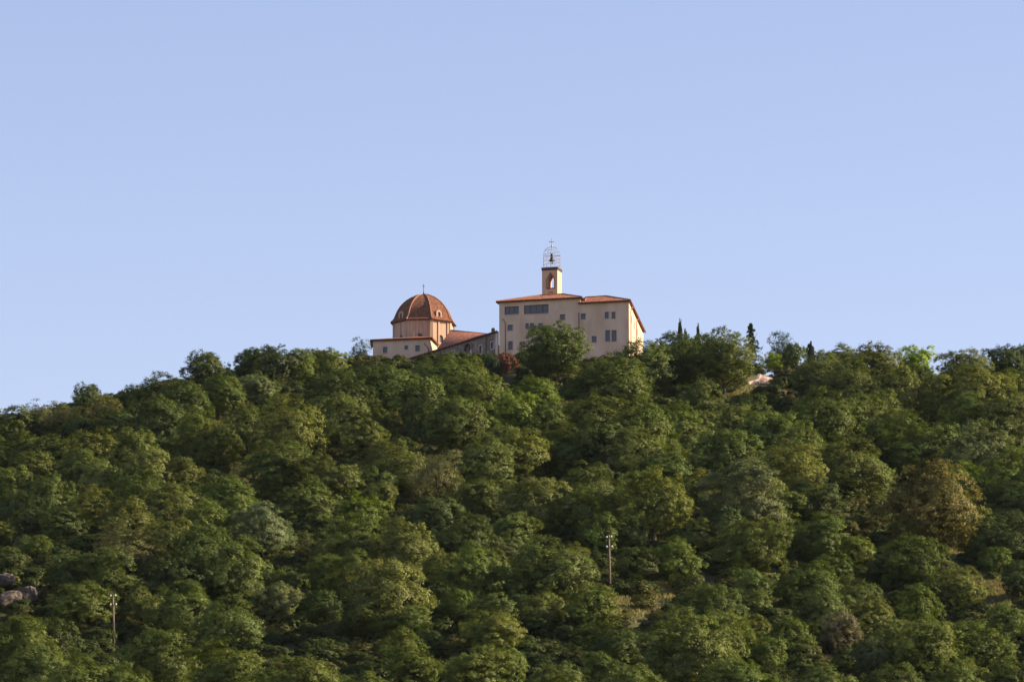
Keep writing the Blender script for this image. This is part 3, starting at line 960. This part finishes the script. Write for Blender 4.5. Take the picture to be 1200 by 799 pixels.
PINE = conifer_mesh(620, 7000, 11, 1.0, .55, .13, .45)

TONES = {'D': (.046, .064, .018), 'M': (.070, .092, .021), 'O': (.090, .106, .025), 'B': (.102, .102, .034), 'G': (.086, .104, .040),
         'L': (.088, .125, .021), 'R': (.125, .058, .043), 'K': (.104, .098, .028), 'X': (.092, .088, .046), 'Y': (.15, .20, .025), 'N': (.028, .046, .022), 'C': (.018, .032, .014)}
TONE_WORD = {'D': 'dark green', 'M': 'mid green', 'O': 'olive green', 'B': 'brownish', 'G': 'grey green', 'L': 'fresh green', 'R': 'rust red',
             'K': 'golden brown', 'X': 'dry brown', 'Y': 'bright lime green', 'N': 'blackish green', 'C': 'black green'}

TREES = []          # (label info)
SCR = []            # screen records
def plant(kind, X, Y, r, h, tone, crown=None, sparse=False, jitter=True, name=None):
    z = hgt(X, Y)
    rp = r * F / (Y * 1.02)
    if crown is None:
        if sparse: crown = random.choice(SPARSE)
        else: crown = random.choice(PROTO['big' if rp > 37 else 'mid' if rp > 21 else 'small'])
    root = empty(name or 'oak_tree', (X, Y, z - .1))
    root.rotation_euler = (random.uniform(-.10, .10), random.uniform(-.10, .10), random.uniform(0, 6.28)) if (name or 'oak_tree') == 'oak_tree' else (0, 0, random.uniform(0, 6.28))
    s = (r * random.uniform(.9, 1.1), r * random.uniform(.9, 1.1), h / 2)
    c = link(bpy.data.objects.new('crown', crown), root); c.scale = s
    t = link(bpy.data.objects.new('trunk', random.choice(TRUNKS)), root); t.scale = (min(r, h * .5), min(r, h * .5), h / 2)
    base = np.array(TONES[tone]) * 1.42
    if jitter: base = base * rng.uniform(.86, 1.16) * np.array([rng.uniform(.92, 1.04), 1, rng.uniform(.85, 1.15)])
    c.color = (*base, 1)
    return root

# the trees one can pick out: centre x, top y, half width (photograph pixels), tone
LIST = '''20 475 24 M|48 468 22 B|72 472 18 B|90 476 16 B|105 448 25 D|120 463 20 B|0 480 22 M|160 450 24 D|195 436 36 D|240 411 28 D|262 438 26 M|215 444 36 D|
292 408 18 D|308 404 24 D|330 405 24 D|350 409 22 M|368 408 20 M|388 407 22 O|176 464 40 D|240 478 44 O|285 474 32 M|30 504 30 M|68 508 32 M|112 500 34 O|156 502 34 O|
100 529 34 M|40 528 28 O|14 546 26 M|62 556 32 M|168 546 40 M|214 536 26 O|196 566 42 O|112 568 36 O|266 557 34 M|288 540 24 B|0 512 24 M|135 478 24 D|92 486 22 D|
300 438 24 G|404 434 40 D|450 426 42 M|492 440 34 M|526 415 36 M|549 417 28 M|500 421 26 M|562 435 42 M|340 461 44 O|394 461 36 O|368 457 26 M|440 476 24 M|426 490 32 O|535 463 42 M|
482 479 15 M|590 458 24 L|464 514 46 O|512 524 34 B|330 515 46 M|384 531 38 O|570 506 40 M|594 500 30 O|420 574 34 L|560 560 34 M|300 486 28 M|
634 402 22 D|720 416 44 M|756 398 38 M|682 440 28 M|626 440 30 L|604 458 28 L|800 389 40 D|778 402 28 D|820 392 26 D|820 447 32 M|700 461 44 M|750 464 46 M|792 470 40 M|
665 470 22 B|860 473 30 O|888 479 34 M|880 460 26 D|660 497 40 M|616 502 34 O|706 494 34 M|750 498 36 O|730 512 30 B|780 526 34 M|690 541 44 M|766 546 42 O|626 556 44 O|
680 566 34 M|723 573 28 M|870 541 50 G|820 549 30 O|850 500 44 M|640 470 26 M|
930 402 16 D|962 412 34 O|996 419 38 M|957 423 30 D|986 403 26 O|1026 402 32 O|1050 428 34 O|1126 408 36 O|1176 404 30 D|1150 426 46 O|1190 430 30 O|1200 402 18 D|
970 452 46 M|1034 456 26 M|1008 461 32 M|1080 482 50 M|1042 480 30 M|970 484 22 O|920 484 34 M|938 500 32 M|930 516 44 O|998 513 48 O|
1130 541 36 L|1140 463 42 M|1182 452 40 O|1150 492 48 G|1190 522 42 M|1192 562 48 D|1100 440 34 O|
4 609 26 O|42 590 32 D|70 596 30 M|120 641 36 M 706|76 650 26 D|95 681 40 M 742|150 613 38 B|202 606 34 O|236 612 38 M|268 626 44 M|206 641 40 D|166 686 26 O 738|214 680 38 M|
270 697 38 M|190 736 40 M|266 749 44 M|26 719 44 M|46 753 40 M|4 766 18 M|90 767 42 M|150 776 36 M|240 582 34 M|20 575 30 M|150 582 34 O|
307 590 38 G|470 607 44 O|414 601 42 M|362 626 18 B|414 646 36 M|456 651 50 O|550 636 40 M|520 646 28 O|304 661 16 M|330 666 20 M|326 681 28 G|376 690 26 D|424 706 22 M|
470 696 38 M|540 691 23 M|506 703 20 D|472 734 28 M|502 736 22 D|482 756 34 M|346 768 44 O|430 786 34 M|556 756 42 M|592 757 28 M|360 560 36 M|440 545 30 M|510 580 34 D|545 600 36 D|600 600 36 M|
648 626 54 M|646 691 18 O|604 681 20 M|690 684 34 M|736 600 26 M|822 606 26 O|790 628 32 M|748 641 30 D|880 606 42 M|880 666 28 M|832 681 36 M|798 713 52 M|
842 716 46 M|882 719 24 O|716 727 36 D|702 763 30 M|652 776 38 M|736 777 38 M|892 740 28 M|850 590 30 D|700 600 28 M|
958 600 38 M|906 606 22 M|930 616 26 M|1002 626 24 O|976 646 28 M|1066 624 40 M|1122 661 30 O|950 656 40 M|1000 673 36 M|1076 684 28 M|1022 746 26 G|
1090 721 44 O|1146 726 42 M|1164 640 22 M|1194 656 24 D|966 776 36 M|1176 706 26 M|922 722 28 M|1184 771 34 M|1120 772 36 M|1050 775 34 M|10 640 24 D|860 770 40 M|310 790 30 M|1040 640 26 M|900 570 36 M|1180 600 40 D|950 560 40 D'''
rows = [r.split() for r in LIST.replace('\n', '').split('|') if r.strip()]
PLACED = []     # (X, Y, r, h, px, top, hw, tone, kind)
def place_px(cx, top, hw, tone, kind='oak_tree', tall=1.8, base=None, d=None, crown=None, sparse=False, jitter=True):
    H = hw * tall * (random.uniform(.9, 1.22) if kind == 'oak_tree' and base is None else 1.0)
    bpy_ = base if base else top + H * .97
    cpy = float(crest_py(cx))
    if d is None:
        if bpy_ < cpy + 2:
            d = 1296 + random.uniform(0, 16)
        else:
            d = ground_hit(cx, bpy_) or 1300.0
    dx, dy, dz = ray(cx, top)
    X = dx / dy * d
    ztop = CAMZ + dz / dy * d
    h = max(ztop - hgt(X, d), 1.5)
    r = hw * d * PXA * 1.015 * (1.08 if kind == 'oak_tree' else 1.0)
    PLACED.append([X, d, r, h, cx, top, hw, tone, kind, crown, sparse, jitter])
for row in rows:
    place_px(float(row[0]), float(row[1]), float(row[2]), row[3], sparse=(row[3] == 'B'), base=float(row[4]) if len(row) > 4 else None)
# singled-out trees
SPECIAL = [
    dict(cx=648, top=377, hw=38, tone='M', crown=PROTO['big'][5], label='big mid green oak standing alone against the convent front wall'),
    dict(cx=849, top=385, hw=37, tone='M', base=472, crown=LIFTED, label='tall dark oak with bare trunk beside the sunlit dry grass'),
    dict(cx=592, top=413, hw=14, tone='R', base=439, label='small rust red leaved tree at the foot of the convent wall', jitter=False),
    dict(cx=575, top=417, hw=13, tone='N', base=444, label='small blackish shrubby tree left of the rust red tree'),
    dict(cx=1094, top=539, hw=54, tone='K', base=650, label='broad golden brown oak, the largest crown on the right slope', jitter=False),
    dict(cx=908, top=412, hw=16, tone='Y', base=444, d=1303, label='bright lime green tree beside the pinkish garden wall', jitter=False),
    dict(cx=1074, top=404, hw=24, tone='Y', base=452, label='bright lime green tree on the right skyline'),
    dict(cx=986, top=716, hw=26, tone='X', base=768, label='dry brown dull crowned tree low on the right slope', jitter=False),
]
for s in SPECIAL:
    kw = {k: v for k, v in s.items() if k not in ('label',)}
    place_px(**kw)
    PLACED[-1].append(s['label'])
CON = [
    dict(cx=797, top=375, hw=2.7, tone='C', kind='cypress_tree', base=440, d=1316, crown=CYPRESS, label='tallest thin cypress tip at left of the three on the skyline'),
    dict(cx=803, top=386, hw=2.8, tone='C', kind='cypress_tree', base=440, d=1319, crown=CYPRESS, label='short cypress tip between the two taller cypress tips'),
    dict(cx=818, top=380, hw=2.6, tone='C', kind='cypress_tree', base=440, d=1318, crown=CYPRESS, label='thin cypress tip at right of the three, left of bare trunk oak'),
    dict(cx=950, top=401, hw=5.5, tone='C', kind='cypress_tree', base=446, d=1312, crown=CYPRESS, label='stubby dark cypress on the skyline right of the lime green tree'),
    dict(cx=880, top=377, hw=15, tone='N', kind='conifer_tree', base=440, d=1318, crown=CONIFER, label='pointed conifer with tiered branches rising right of bare trunk oak'),
    dict(cx=915, top=388, hw=19, tone='N', kind='pine_tree', base=442, d=1313, crown=SPARSE[1], label='ragged dark pine on the skyline above the lime green tree'),
    dict(cx=423, top=394, hw=15, tone='N', kind='pine_tree', base=434, d=1340, crown=SPARSE[0], label='ragged dark pine on the skyline left of the chapel annex'),
]
for s in CON:
    kw = {k: v for k, v in s.items() if k != 'label'}
    place_px(**kw); PLACED[-1].append(s['label'])

# what must stay in sight: screen boxes no filler may cover
KEEP = [(430, 330, 512, 425), (505, 380, 600, 432), (585, 340, 760, 400), (590, 395, 615, 432), (708, 625, 722, 700), (128, 692, 140, 760), (0, 664, 50, 716), (836, 434, 916, 474),
        (685, 700, 750, 722), (1130, 665, 1200, 705), (760, 672, 800, 705), (925, 440, 945, 455)]
def free_of_keep(px, top, hw, bot):
    return all(px + hw < a or px - hw > c or bot < b or top > d for a, b, c, d in KEEP)
SKYX = [0, 80, 105, 130, 160, 200, 240, 280, 430, 500, 600, 760, 800, 1000, 1200]
SKYY = [474, 472, 450, 468, 452, 437, 412, 408, 412, 428, 436, 402, 394, 406, 406]
# fillers between them so that the canopy closes
g = np.random.default_rng(5)
xy = np.array([[p[0], p[1], p[2]] for p in PLACED])
added = 0
for _ in range(9000):
    if added >= 62: break
    Y = g.uniform(838, 1290); X = g.uniform(-.09, .09) * Y
    r = g.uniform(3.0, 5.2); h = r * g.uniform(1.5, 1.9)
    z = hgt(X, Y)
    px_, pb = project((X, Y, z)); _, pt_ = project((X, Y, z + h))
    if not (4 < px_ < 1196 and pt_ < 788): continue
    if pt_ < np.interp(px_, SKYX, SKYY) + 6: continue
    if not free_of_keep(px_, pt_, r * F / Y, pb): continue
    if np.any(np.hypot(xy[:, 0] - X, xy[:, 1] - Y) < (xy[:, 2] + r) * .62): continue
    tone = g.choice(list('DMMOOMG'))
    PLACED.append([X, Y, r, h, px_, pt_, r * F / Y, str(tone), 'oak_tree', None, False, True])
    xy = np.vstack([xy, [X, Y, r]]); added += 1

# labels that single each tree out
def zone(px, top):
    sky_line = float(crest_py(px)) - 45
    if top < sky_line + 12: v = 'on the skyline'
    elif top < 500: v = 'high on the slope'
    elif top < 590: v = 'on the middle slope'
    elif top < 690: v = 'on the lower slope'
    else: v = 'at bottom edge'
    hz = [(110, 'far left'), (230, 'left'), (330, 'left of centre'), (430, 'left of the chapel'), (535, 'under the dome'), (585, 'under the stone wing'), (670, 'under the bell tower'), (760, 'under the convent'),
          (840, 'right of the convent'), (930, 'near bare trunk oak'), (1030, 'right of centre'), (1115, 'towards the right'), (2000, 'far right')]
    return v, next(t for lim, t in hz if px < lim)
cells = {}
for p in PLACED:
    if len(p) > 12: continue
    v, hz = zone(p[4], p[5])
    size = 'small' if p[6] < 25 else 'broad' if p[6] > 39 else 'medium'
    cells.setdefault((size, p[7], v, hz), []).append(p)
ORD = ['leftmost', 'second from left', 'third from left', 'fourth from left', 'fifth from left', 'sixth from left', 'seventh from left', 'eighth from left']
for (size, tone, v, hz), ps_ in cells.items():
    ps_.sort(key=lambda p: p[4])
    for i, p in enumerate(ps_):
        lab = f'{size} {TONE_WORD[tone]} oak {v}, {hz}'
        if len(ps_) == 2:
            hi, lo = sorted(ps_, key=lambda q: q[5])
            lab += ('; upper of two' if p is hi else '; lower of two') if abs(hi[5] - lo[5]) > 9 else ('; left of two' if i == 0 else '; right of two')
        elif len(ps_) > 2: lab += '; ' + ORD[i]
        p.append(lab)
for p in PLACED:
    X, Y, r, h, px_, top, hw, tone, kind, crown, sparse, jit, lab = p
    o = plant(None, X, Y, r, h, tone, crown, sparse, jit, kind)
    cat = {'oak_tree': 'tree', 'cypress_tree': 'cypress', 'conifer_tree': 'conifer', 'pine_tree': 'pine'}[kind]
    tag(o, lab, cat, {'oak_tree': 'oak trees covering the hillside', 'cypress_tree': 'cypress tips on the skyline'}.get(kind))

# ------------------------------------------------------------------ undergrowth, grass, wood beyond the frame
CLEAR = [(718, 712, 38, 10), (1165, 690, 46, 15), (858, 464, 34, 9), (782, 690, 22, 12), (1105, 640, 34, 7), (760, 618, 40, 7), (90, 746, 16, 6), (640, 742, 22, 4)]
def in_clear(px, py, k=1.0): return any(((px - a) / (c * k)) ** 2 + ((py - b) / (d * k)) ** 2 < 1 for a, b, c, d in CLEAR)
und = {'a': [], 'b': []}
g = np.random.default_rng(21)
while len(und['a']) + len(und['b']) < 9500:
    Y = g.uniform(815, 1300); X = g.uniform(-.1, .1) * Y
    z = hgt(X, Y); r = g.uniform(.9, 2.7)
    px_, py_ = project((X, Y, z)); _, pt_ = project((X, Y, z + r))
    if (in_clear(px_, py_) or in_clear(px_, pt_)) and g.random() < .9: continue
    if 872 < px_ < 914 and py_ > 440 and pt_ < 452: continue
    if 125 < px_ < 143 and py_ > 757 and pt_ < 752: continue
    if 706 < px_ < 724 and py_ > 690 and pt_ < 692: continue
    if px_ < 50 and py_ > 700 and pt_ < 700 and py_ < 740: continue
    und['a' if g.random() < .6 else 'b'].append((X, Y, r))
def scatter(name, pts, meshes, color, label, cat, zscale=1.0):
    """one uncountable mass: shrub shapes set on points (x, y, radius) by geometry nodes"""
    pts = np.array(pts)
    me = bpy.data.meshes.new(name)
    me.from_pydata([(x, y, hgt(x, y) - .15) for x, y, r in pts], [], [])
    me.attributes.new('size', 'FLOAT_VECTOR', 'POINT').data.foreach_set('vector', np.stack([pts[:, 2], pts[:, 2], pts[:, 2] * zscale], 1).reshape(-1).astype(np.float32))
    rot = np.zeros((len(pts), 3)); rot[:, 2] = np.random.default_rng(3).uniform(0, 6.28, len(pts))
    me.attributes.new('turn', 'FLOAT_VECTOR', 'POINT').data.foreach_set('vector', rot.reshape(-1).astype(np.float32))
    me.attributes.new('which', 'INT', 'POINT').data.foreach_set('value', np.random.default_rng(4).integers(0, len(meshes), len(pts)).astype(np.int32))
    me.materials.append(MAT['leaf'])
    ng = bpy.data.node_groups.new(name, 'GeometryNodeTree')
    ng.interface.new_socket('Geometry', in_out='INPUT', socket_type='NodeSocketGeometry')
    ng.interface.new_socket('Geometry', in_out='OUTPUT', socket_type='NodeSocketGeometry')
    N_ = ng.nodes; L_ = ng.links
    gi, go = N_.new('NodeGroupInput'), N_.new('NodeGroupOutput')
    iop = N_.new('GeometryNodeInstanceOnPoints'); g2i = N_.new('GeometryNodeGeometryToInstance')
    for m in reversed(meshes):
        src = bpy.data.objects.new(name + '_shape', m)          # kept out of the scene, only a source of geometry
        oi = N_.new('GeometryNodeObjectInfo'); oi.inputs['Object'].default_value = src
        L_.new(oi.outputs['Geometry'], g2i.inputs[0])
    def attr(nm_, ty):
        q = N_.new('GeometryNodeInputNamedAttribute'); q.data_type = ty; q.inputs['Name'].default_value = nm_
        return q.outputs['Attribute']
    L_.new(gi.outputs[0], iop.inputs['Points']); L_.new(g2i.outputs[0], iop.inputs['Instance'])
    iop.inputs['Pick Instance'].default_value = True
    L_.new(attr('which', 'INT'), iop.inputs['Instance Index'])
    e2r = N_.new('FunctionNodeEulerToRotation'); L_.new(attr('turn', 'FLOAT_VECTOR'), e2r.inputs[0]); L_.new(e2r.outputs[0], iop.inputs['Rotation'])
    L_.new(attr('size', 'FLOAT_VECTOR'), iop.inputs['Scale'])
    L_.new(iop.outputs[0], go.inputs[0])
    o = link(bpy.data.objects.new(name, me))
    md = o.modifiers.new('scatter', 'NODES'); md.node_group = ng
    o.color = (*color, 1)
    return tag(o, label, cat, kind='stuff')
SHRUBS = [crown_mesh('shrub', 700 + i, 2600, .15, lobes=(9, 7, 11, 8, 6)[i], shape=('round', 'flat', 'tall', 'round', 'flat')[i]) for i in range(5)]
scatter('undergrowth', und['a'], SHRUBS, (.058, .080, .022), 'mixed green shrubs and brambles filling gaps under the oaks', 'shrubs', .62)
scatter('dry_scrub', und['b'], SHRUBS, (.092, .098, .032), 'pale olive dry scrub scattered between the oaks', 'shrubs', .55)
# tall dry grass in the clearings
P, Nn, U, S, T = [], [], [], [], []
g = np.random.default_rng(41)
for a, b, c, d in CLEAR:
    for _ in range(int(c * d * 9)):
        px_, py_ = a + c * 1.1 * g.normal() * .55, b + d * 1.1 * g.normal() * .55
        dd = ground_hit(px_, py_)
        if dd is None: continue
        dx, dy, dz = ray(px_, py_); X = dx / dy * dd
        P.append((X, dd, hgt(X, dd) + .25)); S.append(g.uniform(.5, 1.1))
        th = g.uniform(0, 6.28); Nn.append((math.cos(th), math.sin(th), .2)); U.append((g.normal() * .3, g.normal() * .3, 1)); T.append(g.uniform(.2, .9))
Nn = np.array(Nn); Nn /= np.linalg.norm(Nn, axis=1)[:, None]
o = link(bpy.data.objects.new('dry_grass', leaf_mesh('dry_grass', np.array(P), Nn, np.array(S), np.array(T), g, .22, np.array(U))))
o.color = (.19, .175, .065, 1)
tag(o, 'straw coloured dry grass growing in the small clearings', 'grass', kind='stuff')
# the wood goes on past both edges of the frame
pts = []
g = np.random.default_rng(51)
for _ in range(230):
    Y = g.uniform(800, 1330); side = g.choice([-1, 1]); X = side * (Y * g.uniform(.094, .15))
    pts.append((X, Y, g.uniform(3.5, 6)))
for _ in range(60):
    Y = g.uniform(770, 835); X = g.uniform(-.1, .1) * Y
    z = hgt(X, Y)
    if project((X, Y, z + 9))[1] > 802: pts.append((X, Y, 4.5))
scatter('surrounding_wood', pts, PROTO['mid'], (.066, .09, .022), 'oak wood carrying on past both edges of the view', 'wood', .9)

# ------------------------------------------------------------------ utility poles
def pole(px, top, basey, lean, label):
    d = ground_hit(px + lean, basey)
    b = at(px + lean, basey, d); t = at(px, top, d)
    root = empty('utility_pole', b)
    ax = t - b
    mb = MB(); mb.tube([b - ax.normalized() * .5, b + ax * .5, t], [.155, .135, .105], 10)
    mb.build('post', 'wood', root, smooth=True)
    for fr, wd in ((.965, .42), (.80, .46)):
        q = b + ax * fr
        mb = MB(); mb.box(q + Vector((-wd, -.19, -.05)), (wd * 2, 0, .05), (0, .08, 0), (0, 0, .09)); arm = mb.build('cross_arm', 'wood', root)
        for s in (-1, 1):
            mb = MB(); e_ = q + Vector((s * (wd - .05), -.15, .05 + .025 * s))
            mb.tube([e_ - Vector((0, 0, .02)), e_ + Vector((0, 0, .12))], .025, 6)
            mb.lathe(e_ + Vector((0, 0, .08)), [(.05, 0), (.125, .02), (.11, .08), (.07, .11), (.10, .14), (.085, .22), (.04, .27)], 10)
            mb.build('insulator', 'ceramic', root, smooth=True)
    tag(root, label, 'utility pole', 'utility poles among the oaks')
pole(132.6, 697, 760, 1.4, 'weathered utility pole low in the wood at left, beside the boulders')
pole(713.8, 628, 697, 1.6, 'weathered utility pole right of centre, above the small grassy clearing')

# ------------------------------------------------------------------ boulders at the left edge
def boulder(px, py, base_py, rx, ry, rz, seed, label, rot=0.0, d_off=0.0):
    d = ground_hit(px, base_py) + d_off
    c = at(px, py, d)
    bm = bmesh.new(); bmesh.ops.create_icosphere(bm, subdivisions=5, radius=1)
    g = random.Random(seed); off = Vector((g.uniform(0, 50), g.uniform(0, 50), g.uniform(0, 50)))
    for v in bm.verts:
        p = v.co.copy()
        q = Vector(tuple(math.copysign(abs(k) ** .72, k) for k in p)) * .86
        n1 = noise.noise(p * 1.2 + off) * .28 + noise.noise(p * 3 + off) * .10 + noise.noise(p * 8 + off) * .035
        cr = abs(noise.noise(p * 1.7 + off * 2)); n1 -= .10 * max(0, 1 - cr * 9)
        q *= 1 + n1
        v.co = Vector((q.x * rx, q.y * ry, q.z * rz))
    me = bpy.data.meshes.new('boulder'); bm.to_mesh(me); bm.free()
    me.materials.append(MAT['rock'])
    o = link(bpy.data.objects.new('boulder', me)); o.location = c; o.rotation_euler = (0, rot, g.uniform(-.3, .3))
    tag(o, label, 'boulder', 'granite boulders at the left edge')
boulder(8, 679, 705, 1.5, 1.4, 1.15, 3, 'upper rounded grey boulder cut by the left photo edge', .12)
boulder(33, 696, 712, 1.6, 1.6, 1.55, 8, 'dark boulder with pale top at right of the rock group', -.35)
boulder(10, 702, 716, 2.4, 1.5, 1.3, 13, 'low sloping slab of rock below the two boulders', -.45)

# ------------------------------------------------------------------ walls on the right of the convent
def wall_run(name, pxs, d0, d1, thick, mat, label, cat, cap=True, base_py=460):
    """masonry garden wall: separate sections with stepped or sloping tops"""
    root = None
    n = len(pxs) - 1
    for i in range(n):
        (xa, ya), (xb, yb) = pxs[i], pxs[i + 1]
        da, db = d0 + (d1 - d0) * i / n, d0 + (d1 - d0) * (i + 1) / n
        a, b = at(xa, ya, da), at(xb, yb, db)
        if root is None:
            root = empty(name, (a.x, a.y, hgt(a.x, a.y)))
        pl = Plane(a, b); zb = min(hgt(a.x, a.y), hgt(b.x, b.y)) - 1.5
        mb = MB(); mb.prism([pl.pt(0, zb), pl.pt(pl.L, zb), pl.pt(pl.L, b.z), pl.pt(0, a.z)], pl.n * -thick)
        mb.build('wall_section', mat, root)
        if cap:
            mb = MB(); mb.prism([pl.pt(-.02, a.z + .003, .06), pl.pt(pl.L + .02, b.z + .003, .06), pl.pt(pl.L + .02, b.z + .10, .06), pl.pt(-.02, a.z + .10, .06)], pl.n * -(thick + .12))
            mb.build('coping', 'surround', root)
    tag(root, label, cat, kind='thing')
dgr = ground_hit(890, 455) or 1296
wall_run('garden_wall', [(905, 443.5), (899, 441.5), (890.5, 438.5), (889.5, 444), (882, 446.5), (877, 448)][::-1], dgr + 7, dgr + 13, .4, 'pink_wall', 'sunlit pinkish garden wall with sloping top right of the bare trunk oak', 'wall')
wall_run('boundary_wall', [(931, 449), (936, 445.5), (941, 446)], 1306, 1304, .4, 'pink_wall', 'scrap of pinkish wall glimpsed between dark crowns on right skyline', 'wall', cap=False)
# dry-stone wall, stone by stone
dsw = (ground_hit(845, 464) or 1290) + 5
sw = empty('dry_stone_wall', at(838, 464, dsw))
bm = bmesh.new(); bmesh.ops.create_icosphere(bm, subdivisions=1, radius=1)
for v in bm.verts:
    v.co = Vector(tuple(math.copysign(abs(k) ** .6, k) for k in v.co)) * (1 + noise.noise(v.co * 2) * .2)
stone_me = bpy.data.meshes.new('stone'); bm.to_mesh(stone_me); bm.free(); stone_me.materials.append(MAT['stone'])
g = random.Random(4)
for row in range(6):
    x_ = 836.0 + g.uniform(0, 1)
    while x_ < 850:
        wd = g.uniform(1.5, 3.2)
        q = at(x_ + wd / 2, 461.5 - row * 1.75, dsw)
        o = link(bpy.data.objects.new('stone', stone_me), sw)
        o.location = q - sw.location + Vector((0, g.uniform(-.1, .1), 0)); o.scale = (wd * .095, .2, .175); o.rotation_euler = (g.uniform(-.2, .2), g.uniform(-.2, .2), g.uniform(-.5, .5))
        x_ += wd
tag(sw, 'pale dry stone wall behind the trunk of the bare trunk oak', 'wall', kind='thing')


# ------------------------------------------------------------------ thin summer haze
mb = MB(); mb.box((gx[0] - 40, gy[0] - 40, -3.0), (gx[-1] - gx[0] + 80, 0, 0), (0, gy[-1] - gy[0] + 80, 0), (0, 0, 275.0))
hm_ = bpy.data.materials.new('haze'); hm_.use_nodes = True
hn = hm_.node_tree.nodes; hn.remove(hn['Principled BSDF'])
pv = hn.new('ShaderNodeVolumePrincipled'); pv.inputs['Color'].default_value = (.72, .84, 1.0, 1); pv.inputs['Density'].default_value = .000006
hm_.node_tree.links.new(pv.outputs[0], hn['Material Output'].inputs['Volume'])
hz_ = mb.build('haze', hm_)
tag(hz_, 'thin pale summer haze over the valley and hill', 'haze', kind='stuff')
